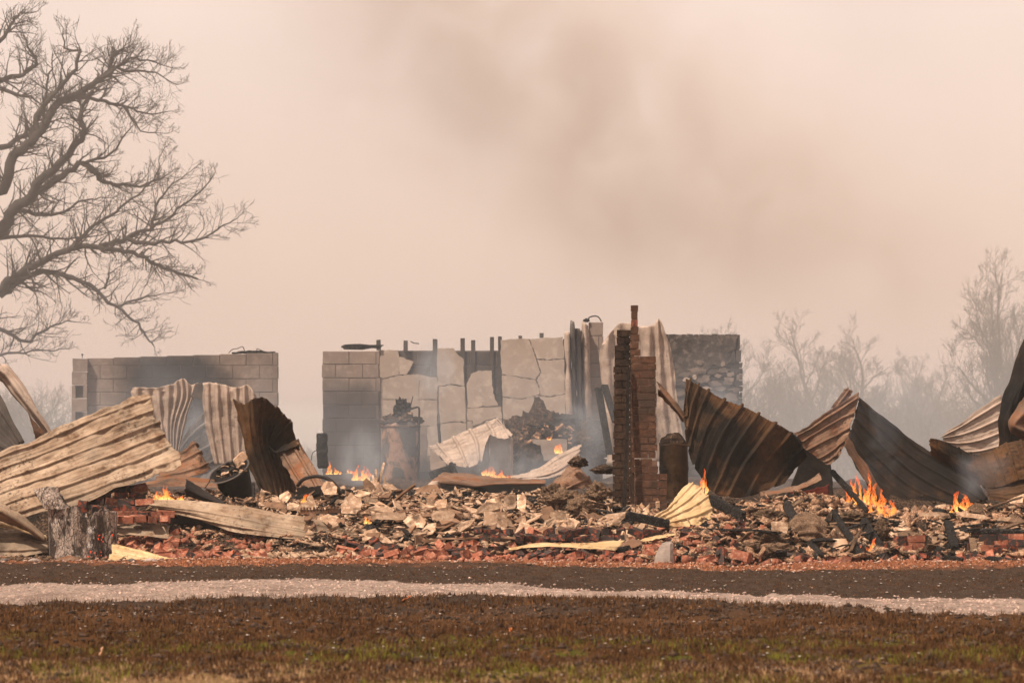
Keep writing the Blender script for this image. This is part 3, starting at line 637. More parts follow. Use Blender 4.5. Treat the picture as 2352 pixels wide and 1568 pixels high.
sheet(NS, 'grey dark sheet standing behind the left end of big tan sheet', rows(z1, 46.2, [(-200, 300), (-40, 350), (5, 405), (160, 715)], [(-200, 550), (-40, 560), (0, 600), (120, 740)], [(-200, 820), (-40, 840), (0, 850), (90, 850)]), M['grey'], G1, n=2, axis='u', seed=4)
sheet(NS, 'curved tan sheet edge sweeping down to the charred stump', rows(z1, 41.9,
      [(-160, 1030, .2), (0, 1103, .1), (150, 1195, 0), (300, 1340, -.1)], [(-160, 1110, -.1), (0, 1160, -.12), (150, 1240, -.12), (300, 1345, -.12)], [(-160, 1215, .2), (0, 1225, .2), (150, 1275, .1), (300, 1352, 0)]), M['tan'], G1, n=1, axis='u', amp=.012, seed=5)
sheet(NS, 'yellowish sheet wedged beneath the curved tan sheet edge', rows(z1, 42.2, [(-160, 1215), (0, 1232), (150, 1270), (300, 1320)], [(-160, 1265, -.2), (0, 1270, -.2), (150, 1300, -.2), (300, 1345, -.2)]), M['cream'], G1, n=1, axis='u', amp=.01, seed=6)
sheet(NS, 'brown ribbed sheet lying low left of the charred stump', rows(z1, 41.9, [(-160, 1285, .3), (0, 1290, .3), (150, 1300, .3), (310, 1345, .3)], [(-160, 1380, 0), (0, 1385, 0), (150, 1385, 0), (310, 1395, .1)], [(-160, 1462, -.1), (0, 1456, -.1), (150, 1452, -.1), (310, 1432, 0)]), M['tan'], G1, n=2, axis='u', amp=.02, seed=7)
sheet(NS, 'yellow fanned sheet flat on the ground right of the stump', rows(z1, 41.0, [(735, 1375, .55), (860, 1400, .5), (1010, 1445, .35), (1190, 1490, .1)], [(725, 1440, .15), (850, 1460, .1), (1000, 1480, .05), (1150, 1496, 0)], [(700, 1505, -.1), (850, 1528, -.15), (960, 1528, -.15), (1080, 1508, -.1)]), M['cream'], G1, n=4, axis='u', amp=.02, seed=8)
sheet(NS, 'cream slab of siding under the red brick row by the stump', rows(z1, 42.0, [(760, 1255, .2), (900, 1245, .2), (1095, 1250, .2)], [(770, 1320, 0), (900, 1320, 0), (1110, 1335, 0)]), M['tan'], G1, seed=9)
sheet(NS, 'long tan blade shaped sheet propped over a dark gap in front rubble', rows(lambda x, y, Y: P(x, y, Y), 42.5,
      [(316, 1145, .5), (420, 1147, .4), (527, 1157, .3), (615, 1172, .2), (717, 1193, .1), (824, 1229, 0)],
      [(345, 1160, .3), (440, 1172, .15), (535, 1189, .0), (620, 1207, -.05), (717, 1225, -.1), (823, 1234, -.05)],
      [(375, 1174, .35), (470, 1198, .1), (535, 1219, -.1), (640, 1233, -.2), (740, 1245, -.2), (820, 1240, -.1)]), M['tan'], G1, n=3, axis='u', amp=.022, dent=.01, seed=10, nu=80)
sheet(NS, 'added black sheet standing for the shadow under the tan blade sheet', rows(lambda x, y, Y: P(x, y, Y), 42.9, [(380, 1176), (470, 1195), (560, 1212), (680, 1232)], [(375, 1215, -.1), (470, 1230, -.1), (560, 1240, -.1), (680, 1246, -.1)], [(370, 1262, -.5), (470, 1262, -.5), (560, 1260, -.5), (680, 1256, -.5)]), M['black'], G1, seed=71)  # black sheet added to stand in for the deep shadow below the blade
# hanging sheets far left
sheet(NS, 'pale crumpled sheet draped like a curtain against the block wall', rows(z1, 50.5,
      [(862, 350), (930, 350), (1000, 352), (1065, 345), (1130, 335), (1170, 305), (1205, 297), (1250, 330), (1300, 315)],
      [(865, 420), (940, 440), (1005, 440), (1070, 430), (1130, 420), (1175, 410), (1210, 420), (1240, 430), (1262, 420)],
      [(960, 640), (1000, 640), (1040, 640), (1080, 630), (1110, 620), (1130, 610), (1155, 600), (1190, 590), (1215, 580)],
      [(1040, 860), (1060, 860), (1085, 860), (1105, 850), (1120, 850), (1130, 850), (1140, 840), (1150, 830), (1160, 820)]), M['pale'], G1, n=8, axis='v', amp=.05, dent=.03, seed=11, edge=.7, duty=.45)
sheet(NS, 'pale ribbed sheet panel hanging beside the dark arched sheet', rows(z1, 50.2,
      [(1322, 322), (1390, 325), (1450, 333), (1510, 345), (1570, 345), (1625, 338), (1690, 430)],
      [(1335, 560), (1400, 560), (1460, 560), (1520, 560), (1580, 560), (1630, 560), (1700, 600)],
      [(1395, 855), (1440, 860), (1490, 860), (1540, 855), (1590, 850), (1630, 845), (1700, 840)]), M['pale'], G1, n=6, axis='v', amp=.04, dent=.02, seed=12, edge=.6, duty=.35)
sheet(NS, 'grey flap folded between the two pale hanging sheets', rows(z1, 50.4, [(1285, 330), (1330, 325)], [(1245, 410), (1325, 432)]), M['grey'], G1, seed=13)
sheet(NS, 'smoky grey sheet leaning inside behind the pale hanging sheets', rows(z1, 51.5, [(1150, 760), (1250, 600), (1345, 515), (1420, 520)], [(1160, 850), (1250, 800), (1360, 740), (1440, 700)], [(1150, 960), (1260, 960), (1370, 900), (1460, 850)]), M['grey'], G1, n=3, axis='u', amp=.02, seed=14)
sheet(NS, 'rusty pink peaked sheet beneath the pale hanging sheets', rows(z1, 46.8,
      [(1060, 880, .2), (1150, 795, .2), (1215, 755, .2), (1256, 702, .2), (1275, 720, .2)],
      [(1040, 920, 0), (1160, 860, 0), (1250, 810, 0), (1300, 780, 0), (1320, 790, .1)],
      [(1010, 960, -.2), (1170, 950, -.2), (1290, 930, -.2), (1350, 900, -.1), (1375, 882, 0)]), M['rust'], G1, n=3, axis='u', amp=.03, seed=15)
sheet(NS, 'flat rusty sheet lying behind the orange ball of fire', rows(z1, 45.5, [(930, 985, .4), (1100, 945, .4), (1230, 938, .4), (1400, 960, .4)], [(900, 1010, -.1), (1060, 1005, -.1), (1235, 1000, -.1), (1420, 1010, -.1)]), M['rust'], G1, n=2, axis='u', seed=16)
sheet(NS, 'black curved sheet edge crossing in front of the debris tub', rows(z1, 44.3, [(1215, 945), (1300, 1005), (1390, 1060), (1480, 1105)], [(1212, 1010, -.1), (1290, 1050, -.1), (1380, 1090, -.1), (1470, 1112, -.1)], [(1205, 1060), (1290, 1080), (1380, 1105), (1460, 1118)]), M['black'], G1, seed=17)
# dark arched sheet
sheet(NS, 'tall dark arched sheet with fanned ribs beside the tan panel', rows(z2, 46.4,
      [(35, 440, .1), (120, 447, -.1), (215, 424, .0), (300, 470, .2), (360, 530, .3), (410, 600, .4), (440, 692, .5)],
      [(75, 620, .1), (140, 640, -.15), (185, 640, .15), (225, 650, .35), (260, 690, .45), (290, 730, .5), (330, 790, .5)],
      [(130, 850, 0), (180, 860, -.15), (230, 850, .2), (270, 840, .4), (300, 850, .45), (340, 870, .5), (400, 900, .5)],
      [(235, 1100, -.2), (280, 1110, -.3), (320, 1110, -.2), (350, 1110, 0), (380, 1110, .1), (410, 1110, .2), (460, 1110, .2)]), M['dark'], G1, n=7, axis='v', amp=.03, dent=.015, rag=.03, seed=18)
# tan panel with folded head
rd = empty('burnt_door_panel', z2(480, 1080, 45.9), 'scorched tan metal door panel leaning on the dark arched sheet', 'door panel')
def boxpanel(pts, depth, mat, parent, name): return prism(name, [p for p in pts], depth, mat, parent)
sheet('panel_face', None, rows(z2, 45.9, [(300, 772, .25), (380, 748, .25), (455, 715, .25)], [(380, 900, .05), (455, 880, .05), (535, 850, .05)], [(450, 1010, -.15), (530, 1008, -.15), (618, 998, -.15)]), M['rust'], parent=rd, n=2, axis='v', amp=.02, thick=.02, seed=19)
sheet('folded_head', None, rows(z2, 45.85, [(250, 720, .2), (300, 765, .25), (360, 730, .3), (450, 690, .35)], [(285, 770, .2), (310, 780, .2), (380, 760, .2), (460, 725, .2)]), M['dark'], parent=rd, seed=20, thick=.01)
sheet('panel_foot', None, rows(z2, 45.7, [(445, 1000), (530, 1000), (622, 995)], [(440, 1080), (520, 1075), (600, 1060)]), M['black'], parent=rd, seed=21, thick=.02)
sheet('panel_edge', None, rows(z2, 46.0, [(452, 712), (520, 850), (600, 985)], [(470, 725, .2), (545, 860, .2), (622, 990, .2)]), M['plaster'], parent=rd, seed=22, thick=.01)
m = MB(); a = [z2(445, 995, 45.4), z2(480, 955, 45.35), z2(540, 935, 45.3), z2(600, 935, 45.25), z2(655, 955, 45.2), z2(700, 1000, 45.15), z2(728, 1050, 45.1)]
props(m.tube(crom(a, np.linspace(0, 1, 30)), .022, 8).build('hose', M['black'], None, True), 'black hose arched over the foot of the tan door panel', 'hose')
# debris tub
rt_ = empty('feed_tub', z1(1520, 1110, 45.8), 'black tilted tub heaped with pale debris below the hanging sheets', 'tub')
V = []; nseg = 36; ax = (Vector(z1(1500, 905, 45.8))-Vector(z1(1545, 1105, 45.9))).normalized(); ax = (ax+Vector((-.25, -.22, 0))).normalized()
c0 = Vector(z1(1500, 905, 45.8)); sx = Vector((1, 0, .32)); sx = (sx-ax*sx.dot(ax)).normalized(); sy = ax.cross(sx)
prof = [(.0, -.52, 0), (.11, -.52, 0), (.14, -.42, 0), (.185, -.22, 0), (.23, -.05, 0), (.245, 0, 0), (.262, .008, 0), (.262, .022, 0), (.235, .02, 0), (.215, -.06, 0), (.0, -.08, 0)]
for r_, h_, _ in prof:
    for k in range(nseg): th = k/nseg*6.283; V.append(tuple(c0+ax*h_+(sx*math.cos(th)*1.0+sy*math.sin(th))*max(r_, .002)))
F = [(i*nseg+k, i*nseg+(k+1) % nseg, (i+1)*nseg+(k+1) % nseg, (i+1)*nseg+k) for i in range(len(prof)-1) for k in range(nseg)]
tub = mk('shell', V, F, M['black'], rt_, True)
mk_r = MB().tube([tuple(c0+ax*.015+(sx*math.cos(k/24*6.283)+sy*math.sin(k/24*6.283))*.258) for k in range(25)], .012, 6).build('rim', M['grey'], tub, True)
# right side: pillar, fans, dark sheet
sheet(NS, 'bright cream fan shaped sheet standing at the foot of brick pillar', rows(z4, 43.0,
      [(448, 1252, -.3), (520, 1195, -.1), (580, 1130, .1), (638, 1060, .3)], [(480, 1262, -.3), (560, 1220, -.15), (650, 1160, 0), (722, 1098, .2)],
      [(520, 1285, -.3), (600, 1262, -.25), (700, 1230, -.15), (775, 1190, 0)], [(540, 1315, -.35), (630, 1330, -.35), (715, 1348, -.35), (797, 1352, -.35)]), M['cream'], G1, n=5, axis='u', amp=.022, dent=.012, rag=.02, seed=23)
sheet(NS, 'long cream sheet strip lying along the front of the burnt bricks', rows(lambda x, y, Y: P(x, y, Y), 41.7,
      [(1168, 1259, 0), (1220, 1250, .15), (1300, 1247, .25), (1380, 1244, .25), (1437, 1239, .3)], [(1170, 1261, -.05), (1220, 1256, -.02), (1300, 1257, 0), (1370, 1262, 0), (1415, 1265, 0)]), M['cream'], G1, n=2, axis='u', amp=.012, seed=24, rag=.01)
sheet(NS, 'thin cream sheet strip leading up to the fan shaped sheet', rows(z4, 42.4, [(380, 1372, 0), (470, 1352, .1), (560, 1338, .1), (635, 1326, .1)], [(384, 1388, -.1), (470, 1372, -.1), (560, 1355, -.1), (638, 1346, -.1)]), M['cream'], G1, n=1, axis='u', amp=.008, seed=25)
sheet(NS, 'rust brown sheet scrap between the two cream strips', rows(z4, 42.2, [(275, 1395, 0), (330, 1372, .1), (390, 1385, .1)], [(290, 1432, -.15), (330, 1425, -.15), (370, 1410, -.1)]), M['rust'], G1, seed=26)
sheet(NS, 'large dark brown corrugated sheet curling up right of the pillar', rows(z4, 45.0,
      [(630, 476, .3), (690, 505, .3), (760, 545, .3), (880, 613, .3), (1000, 662, .3), (1120, 722, .35), (1234, 790, .5), (1310, 910, .7)],
      [(625, 560, .1), (648, 625, .0), (690, 715, -.05), (775, 770, -.1), (870, 850, -.1), (970, 920, 0), (1090, 950, .3), (1240, 985, .6)],
      [(620, 650, -.1), (622, 740, -.2), (640, 880, -.3), (690, 1000, -.4), (760, 1105, -.45), (850, 1138, -.4), (1000, 1130, -.1), (1180, 1065, .3)]), M['dark'], G1, n=9, axis='v', amp=.04, dent=.02, rag=.012, seed=27, nv=70)
sheet(NS, 'brown curled lip of sheet below the large dark corrugated sheet', rows(z5, 44.7, [(0, 1035, 0), (130, 1010, 0), (270, 985, 0), (385, 915, 0)], [(0, 1060, -.2), (130, 1045, -.2), (270, 1012, -.2), (402, 955, -.2)]), M['rust'], G1, n=1, axis='u', amp=.01, seed=28)
sheet(NS, 'black flat sheet standing between dark corrugated sheet and ridge sheets', rows(z5, 46.3, [(215, 655), (330, 720), (460, 850)], [(250, 850), (350, 900), (470, 960)], [(180, 1040), (340, 1060), (480, 1080)], [(170, 1180), (340, 1180), (495, 1180)]), M['black'], G1, seed=29)
sheet('red_panel', 'dark red metal panel below the curled lip of sheet', rows(z5, 46.0, [(195, 1035), (330, 1020), (445, 985)], [(200, 1110), (340, 1100), (450, 1090)], [(210, 1185), (350, 1180), (470, 1170)]), M['redmetal'], seed=30)
sheet('red_panel', 'small bright red panel half buried left of the dark red panel', rows(z5, 44.2, [(10, 1090), (70, 1085), (140, 1088)], [(30, 1150), (90, 1155), (150, 1165)]), M['redmetal'], seed=31)
sheet(NS, 'rusty ridge sheet with slanted ribs folded over to the left', rows(z5, 45.6,
      [(222, 655, -.2), (330, 585, -.1), (430, 515, 0), (540, 445, .1), (648, 380, .2)], [(262, 700, -.2), (350, 650, -.1), (440, 590, 0), (530, 535, .1), (625, 500, .1)],
      [(310, 765, -.2), (380, 730, -.2), (450, 690, -.1), (520, 660, 0), (590, 625, 0)], [(400, 830, -.25), (430, 815, -.25), (470, 790, -.2), (510, 760, -.15), (556, 722, -.1)], [(438, 856, -.3), (455, 852, -.3), (480, 840, -.3), (500, 826, -.25), (520, 800, -.25)]), M['rust'], G1, n=5, axis='u', amp=.035, seed=32, rag=.015)
sheet(NS, 'small rusty sheet corner sticking up behind the ridge fold', rows(z5, 46.3, [(465, 480), (515, 410), (568, 350)], [(520, 500), (560, 450), (606, 382)]), M['rust'], G1, n=1, axis='u', seed=33)
sheet(NS, 'huge dark sooty roofing sheet sloping down right from the ridge', rows(z5, 45.6,
      [(650, 415, .3), (760, 510, .3), (900, 612, .35), (1050, 735, .35), (1200, 820, .3), (1380, 915, .2), (1495, 1090, 0)],
      [(625, 520, .1), (740, 640, .1), (870, 760, .1), (1010, 870, .1), (1150, 960, .05), (1300, 1040, 0), (1420, 1110, -.1)],
      [(580, 650, -.1), (680, 780, -.1), (790, 890, -.1), (900, 990, -.1), (1010, 1060, -.15), (1120, 1110, -.2), (1220, 1140, -.25)],
      [(546, 728, -.3), (600, 820, -.3), (650, 910, -.35), (700, 990, -.4), (740, 1060, -.4), (780, 1110, -.45), (820, 1150, -.45)]), M['sooty'], G1, n=6, axis='u', amp=.035, dent=.02, seed=34, nu=70)
sheet(NS, 'brown rib strip along the lower edge of the huge sooty sheet', rows(z5, 45.1, [(570, 665), (650, 790), (740, 930), (815, 1080)], [(545, 735, -.1), (620, 850, -.1), (700, 980, -.1), (770, 1090, -.1)]), M['rust'], G1, n=2, axis='u', amp=.02, seed=35)
sheet(NS, 'dark brown curling sheet with fanned ribs beside the tall crumpled sheet', rows(z5, 44.6,
      [(1107, 685, .2), (1200, 705, .2), (1300, 745, .2), (1400, 790, .2), (1500, 770, .1), (1600, 712, .1), (1725, 700, .1), (1850, 690, .1)],
      [(1110, 740, .2), (1230, 800, .2), (1350, 870, .1), (1450, 890, 0), (1540, 870, -.1), (1640, 830, -.1), (1760, 820, -.1), (1870, 810, -.1)],
      [(1115, 800, .3), (1260, 890, .3), (1400, 960, .1), (1490, 1010, -.1), (1580, 1000, -.2), (1680, 960, -.2), (1790, 940, -.2), (1890, 930, -.2)]), M['dark'], G1, n=9, axis='v', amp=.022, seed=36, rag=.012)
sheet(NS, 'dark ribbed sheet lying flat under the brown curling sheet', rows(z5, 44.3, [(1462, 1008, .3), (1600, 975, .3), (1725, 940, .3), (1880, 900, .3)], [(1490, 1050, 0), (1610, 1040, 0), (1730, 1020, 0), (1890, 1000, 0)], [(1500, 1085, -.2), (1620, 1100, -.2), (1735, 1115, -.2), (1890, 1115, -.2)]), M['dark'], G1, n=4, axis='u', amp=.03, seed=37)
sheet(NS, 'pale blistered sheet with peeling square patches behind the brown curl', rows(z5, 48.5,
      [(1180, 670), (1300, 590), (1430, 495), (1580, 395)], [(1195, 690), (1300, 690), (1430, 660), (1580, 600)], [(1215, 770), (1320, 800), (1450, 800), (1590, 770)]), M['pale'], G1, n=4, axis='u', amp=.03, seed=38)
sheet(NS, 'tall crumpled dark grey sheet standing at the right of the ruin', rows(z5, 45.8,
      [(1760, -60, .3), (1800, -80, .2), (1880, -90, .1), (1990, -80, .1)], [(1720, 50, .25), (1755, 110, 0), (1830, 150, -.1), (1980, 150, .1)],
      [(1655, 230, .25), (1700, 290, 0), (1780, 330, -.15), (1970, 350, .1)], [(1580, 480, .2), (1630, 510, -.1), (1690, 560, .1), (1950, 560, .1)], [(1565, 735, .2), (1620, 745, 0), (1700, 750, .1), (1940, 760, .1)]), M['sooty'], G1, n=3, axis='v', amp=.05, dent=.06, dfreq=2, seed=39, edge=.5)
sheet(NS, 'brown creased sheet fold lying against the tall crumpled sheet', rows(z5, 45.3, [(1730, 410), (1690, 470), (1630, 560), (1640, 640), (1735, 700)], [(1800, 420, -.1), (1760, 490, -.1), (1670, 580, -.15), (1680, 620, -.15), (1780, 660, -.1)], [(1880, 460), (1800, 520), (1730, 580), (1740, 600), (1850, 640)]), M['rust'], G1, seed=40)
# centre of the ruin
sheet(NS, 'pale ribbed sheet tilted diagonally before the cracked plaster wall', rows(z6, 54, [(92, 482, .1), (290, 425, .1), (480, 330, .1), (680, 245, .1), (865, 160, .1), (905, 175, .1)],
      [(200, 590), (370, 560), (560, 480), (760, 400), (950, 280), (1000, 260)], [(310, 700, -.2), (480, 740, -.2), (620, 720, -.2), (780, 620, -.2), (1010, 420, -.2), (1085, 340, -.2)]), M['pale'], G1, n=5, axis='v', amp=.035, seed=41)
sheet(NS, 'tan sheet side hanging below the diagonal ribbed sheet', rows(z6, 54.3, [(95, 490), (180, 580), (300, 690)], [(105, 660), (190, 720), (290, 780)], [(120, 830), (200, 830), (280, 820)]), M['pale'], G1, seed=42)
sheet(NS, 'brown bent sheet bridging the plaster rubble like a low awning', rows(z6, 48.6,
      [(270, 800, .7), (500, 805, .7), (800, 842, .7), (1100, 868, .7), (1330, 885, .7), (1480, 895, .6)],
      [(190, 845, .3), (420, 870, .3), (720, 890, .3), (1050, 895, .3), (1330, 900, .3), (1480, 905, .3)],
      [(125, 892, -.1), (380, 918, -.2), (640, 955, -.2), (900, 930, -.15), (1200, 925, -.1), (1470, 922, 0)],
      [(110, 905, 0), (380, 935, -.15), (640, 962, -.15), (900, 945, -.1), (1200, 945, 0), (1470, 950, .1)]), M['rust'], G1, n=2, axis='u', amp=.015, dent=.012, seed=43, nu=70)
sheet(NS, 'grey curved sheet leg under the left end of the low awning sheet', rows(z6, 48.4, [(70, 955), (130, 900), (230, 905)], [(75, 1040, -.05), (140, 1040, -.15), (230, 1010, .1)], [(82, 1130), (150, 1135, -.1), (240, 1120, .2)]), M['pale'], G1, seed=44)
sheet(NS, 'black sheet standing for the shade under the low awning sheet', rows(z6, 49.4, [(220, 900), (600, 945), (1000, 930), (1470, 930)], [(240, 1120), (620, 1110), (1000, 1050), (1480, 1010)]), M['black'], G1, seed=45)  # black sheet put in as the shade beneath the awning sheet
sheet(NS, 'pale curved sheet sweeping up towards the burnt boiler', rows(z6, 51.5, [(1075, 850, .2), (1250, 800, .2), (1430, 715, .2), (1640, 575, .2), (1910, 458, .2)], [(1085, 862, 0), (1300, 850, 0), (1500, 780, -.1), (1680, 680, 0), (1890, 540, .1)], [(1100, 875, 0), (1350, 880, -.1), (1560, 860, -.2), (1720, 790, -.1), (1870, 640, .1)]), M['pale'], G1, n=2, axis='u', amp=.02, seed=46)
sheet(NS, 'brown tent shaped sheet poking up from the insulation heap', rows(z6, 47.2, [(1460, 1005, 0), (1620, 860, .1), (1760, 720, .2), (1850, 690, .2)], [(1600, 990, -.1), (1760, 900, -.1), (1880, 820, 0), (1930, 790, .1)], [(1800, 1000, -.1), (1900, 990, -.1), (2000, 970, 0), (2060, 940, 0)]), M['rust'], G1, n=2, axis='u', amp=.02, seed=47)
sheet(NS, 'pale folded sheet standing like a drape behind the brick pillar', rows(z4, 53,
      [(178, 260), (215, 205), (255, 172), (310, 168), (375, 186), (440, 180), (470, 152), (488, 150), (515, 220)],
      [(150, 330), (210, 320), (260, 310), (320, 320), (385, 330), (440, 330), (480, 330), (520, 320), (548, 330)],
      [(165, 640), (220, 640), (270, 640), (330, 640), (400, 640), (450, 640), (500, 640), (545, 630), (585, 620)],
      [(190, 960), (240, 960), (290, 960), (350, 960), (420, 950), (480, 940), (540, 930), (590, 920), (630, 900)]), M['pale'], G1, n=6, axis='v', amp=.05, dent=.04, seed=48, edge=.8, duty=.45)
sheet('metal_channel', 'brown metal channel leaning from the pillar to the dark corrugated sheet', rows(z4, 45.1, [(470, 495), (540, 560), (630, 690)], [(480, 530, -.08), (540, 600, -.08), (618, 700, -.08)], [(470, 560), (530, 620), (612, 718)]), M['rust'], n=1, axis='u', amp=.015, seed=49, cat='metal channel')

# ------------------------------------------------------------------ charred stump
SY = 41.35
ru = empty('tree_stump', z1(530, 1510, SY), 'charred ash grey tree stump with glowing embers and split hollow top', 'stump')
nth, nh = 140, 60
th = np.linspace(0, 2*np.pi, nth, endpoint=False)
cx = z1(530, 0, SY)[0]; wz_ = (z1(765, 0, SY)-z1(296, 0, SY))[0]/2; zb = -.06
zt0 = z1(0, 1148, SY)[2]
hx = np.cos(th)      # -1 left, 1 right in the picture
topz = np.interp(hx, [-1, -.45, -.16, -.05, .15, .3, .42, .6, .85, 1], [1148, 1142, 1140, 1160, 1215, 1222, 1165, 1150, 1152, 1180])
topz = z1(0, 0, SY)[2]-topz*.3514/FD*SY
topz = topz+.03*fbm(np.stack([np.cos(th)*6, np.sin(th)*6, th*0], -1), 3)-.1*(np.sin(th) > .2)*rng.random(nth)
V = []
for i in range(nh):
    t = i/(nh-1); zz = zb+(topz-zb)*t
    r = 1+.10*np.exp(-t*6)-.02*t
    q = np.stack([np.cos(th)*2.2, np.sin(th)*2.2, zz*1.2], -1)
    r = r+.06*fbm(q, 3)+.045*np.abs(fbm(np.stack([np.cos(th)*7, np.sin(th)*7, zz*1.3], -1), 3))
    x_ = cx+wz_*.98*r*np.cos(th)-.02*t; y_ = SY+.30+.30*r*np.sin(th)
    V.append(np.stack([x_, y_, zz], -1))
for t, dz in ((.80, -.0), (.70, -.12), (.62, -.3)):
    V.append(np.stack([cx+wz_*t*np.cos(th), SY+.30+.30*t*np.sin(th), topz+dz-.03*(t < .75)], -1))
V.append(np.stack([cx+.02*np.cos(th), SY+.3+.02*np.sin(th), 0*th+.28], -1))
V = np.concatenate(V); nr = len(V)//nth
F = [(i*nth+k, i*nth+(k+1) % nth, (i+1)*nth+(k+1) % nth, (i+1)*nth+k) for i in range(nr-1) for k in range(nth)]
mk('trunk', V, F, M['stump'], ru, True)
# leaning snapped slab on the left of its top
G, UV = patch(rows(z1, SY+.1, [(222, 1018, .05), (300, 1008, .05), (378, 1000, .15)], [(250, 1075, 0), (330, 1075, -.05), (410, 1065, .1)], [(292, 1148, 0), (380, 1150, -.08), (465, 1140, .1)]), dent=.018, dfreq=9, rag=.012, nu=40, nv=40, seed=61)
o = mk('snapped_slab', G.reshape(-1, 3), grid_faces(40, 40), M['stump'], ru, True); mm = o.modifiers.new('t', 'SOLIDIFY'); mm.thickness = .09; mm.offset = 1
rnd = random.Random(31)
for k in range(34):
    x, y = (rnd.gauss(655, 30), rnd.gauss(1330, 22)) if k < 12 else (rnd.gauss(640, 40), rnd.uniform(1420, 1500))
    u_ = (x-530)/235.; Ye = SY+.30-.315*math.sqrt(max(.05, 1-u_*u_)); c = z1(x, y, Ye-.012); s = rnd.uniform(.004, .011)
    MB().box(c, (s, .02, s*rnd.uniform(.8, 2)), jit=s*.25).build('ember', M['ember'] if rnd.random() < .5 else M['char'], ru)
# bits at its foot
sheet('metal_scrap', 'curved grey metal scrap lying at the foot of the stump', rows(z1, 40.9, [(375, 1475, .2), (460, 1452, .2), (560, 1490, .2)], [(440, 1500, 0), (500, 1505, 0), (575, 1515, 0)]), M['rust'], seed=62, cat='scrap')
for i, (x, y, w_) in enumerate(((30, 1535, 70), (225, 1515, 90), (860, 1522, 60), (985, 1508, 110))):
    c = z1(x, y, 40.7)[0]; a = w_*.3514/FD*40.7/2; pts = [(c-a+2*a*t/8, 40.7+.03*math.sin(t), .02+.018*math.sin(t/8*3.14)) for t in range(9)]
    props(MB().tube(pts, [.012+.012*math.sin(t/8*3.14) for t in range(9)], 8).build('plastic_pipe', M['concrete'] if i % 2 else M['grey'], None, True),
          ('short grey pipe scrap lying left of the metal shard', 'bent grey pipe under the pointed metal shard', 'short grey pipe scrap beside the yellow fanned sheet', 'melted grey pipe before the yellow fanned sheet tip')[i], 'pipe')
sheet('metal_scrap', 'small pointed metal shard standing left of the stump', rows(z1, 40.75, [(185, 1520), (215, 1490), (243, 1460)], [(200, 1525, -.03), (250, 1515, -.03), (290, 1500, -.03)]), M['rust'], seed=63, cat='scrap')

# ------------------------------------------------------------------ appliances and bulky remains
def lathe(name, prof, c, mat, parent, n_=40, noise=0, fz=1., seed=0):
    V = []; 
    for r_, h_ in prof:
        for k in range(n_):
            t = k/n_*6.283; rr = r_
            if noise: rr = r_*(1+noise*float(fbm(np.array([math.cos(t)*2+seed, math.sin(t)*2, h_*4]), 4)))
            V.append((c[0]+rr*math.cos(t), c[1]+rr*math.sin(t), c[2]+h_*(1+noise*.3*math.sin(3*t))))
    F = [(i*n_+k, i*n_+(k+1) % n_, (i+1)*n_+(k+1) % n_, (i+1)*n_+k) for i in range(len(prof)-1) for k in range(n_)]
    F.append(tuple(range(n_))[::-1]); F.append(tuple((len(prof)-1)*n_+k for k in range(n_)))
    return mk(name, V, F, mat, parent, True)
def m_heater():
    t = NT('scorched_tank'); p = t.pos(); c = t.mix(t.noise(t.pos((1, 1, .45)), 3.2, 4, .6, .44, .50, 0, 1, .8), (.085, .075, .072), (.33, .19, .13))
    c = t.mix(t.noise(p, 9, 5, .6, .5, .7), c, (.05, .043, .04)); t.bump(t.noise(p, 20, 5), .4, .01); return t.fin(c, .8)
M['heater'] = m_heater()
HYY = 54.6
hb = z7(455, 1300, HYY); hr = (z7(725, 0, HYY)-z7(185, 0, HYY))[0]/2
rh = empty('water_heater', (hb[0], HYY, float(H(hb[0], HYY))-.1), 'burnt upright water heater tank with wreckage on its lid', 'water heater')
zt_ = z7(0, 425, HYY)[2]; zb_ = .2
tank = lathe('tank', [(hr*.96, 0), (hr, .03), (hr, zt_-zb_-.05), (hr*1.02, zt_-zb_-.03), (hr*1.02, zt_-zb_), (hr*.9, zt_-zb_+.04), (hr*.5, zt_-zb_+.08)], (hb[0], HYY, zb_), M['heater'], rh)
lathe('lid', [(hr*1.04, 0), (hr*1.04, .03), (hr*.8, .05)], (hb[0], HYY, zt_-.03), M['rust'], tank)
def lump(name, c, s, mat, parent=None, amp=.35, sub=4, seed=0, freq=2.2, sharp=0.):
    bm = bmesh.new(); bmesh.ops.create_icosphere(bm, subdivisions=sub, radius=1); V = np.array([v.co[:] for v in bm.verts]); F = [tuple(v.index for v in f.verts) for f in bm.faces]; bm.free()
    d = 1+amp*fbm(V*freq+seed*5.1, 5)+sharp*np.abs(fbm(V*freq*3+seed, 3))
    return mk(name, V*d[:, None]*np.array(s)+np.array(c), F, mat, parent, True)
lump('scorched_wreckage', z7(470, 390, HYY-.05), (.24, .2, .10), M['ash'], rh, .5, 4, 3, 3)
lump('scorched_wreckage', z7(470, 220, HYY-.05), (.10, .10, .14), M['char'], rh, .6, 4, 5, 3)
rnd = random.Random(77)
for k in range(26):
    c = z7(rnd.uniform(230, 700), 0, HYY-.2); zz = zt_+.02+rnd.random()*.16*(1-abs(rnd.random()-.5))
    MB().box((c[0], HYY-.18+rnd.random()*.2, zz), (rnd.uniform(.02, .08), .05, rnd.uniform(.01, .03)), Euler((rnd.uniform(-.6, .6), rnd.uniform(-.6, .6), rnd.random()*3)).to_matrix(), .006).build('debris_flake', M['plaster'] if rnd.random() < .6 else M['char'], rh)
m = MB().tube([z7(560, 222, HYY-.15), z7(620, 190, HYY-.2), z7(690, 170, HYY-.25), z7(712, 180, HYY-.25), z7(718, 215, HYY-.25), z7(715, 700, HYY-.25), z7(700, 1300, HYY-.25)], .014, 8)
m.build('pipe', M['char'], rh, True)
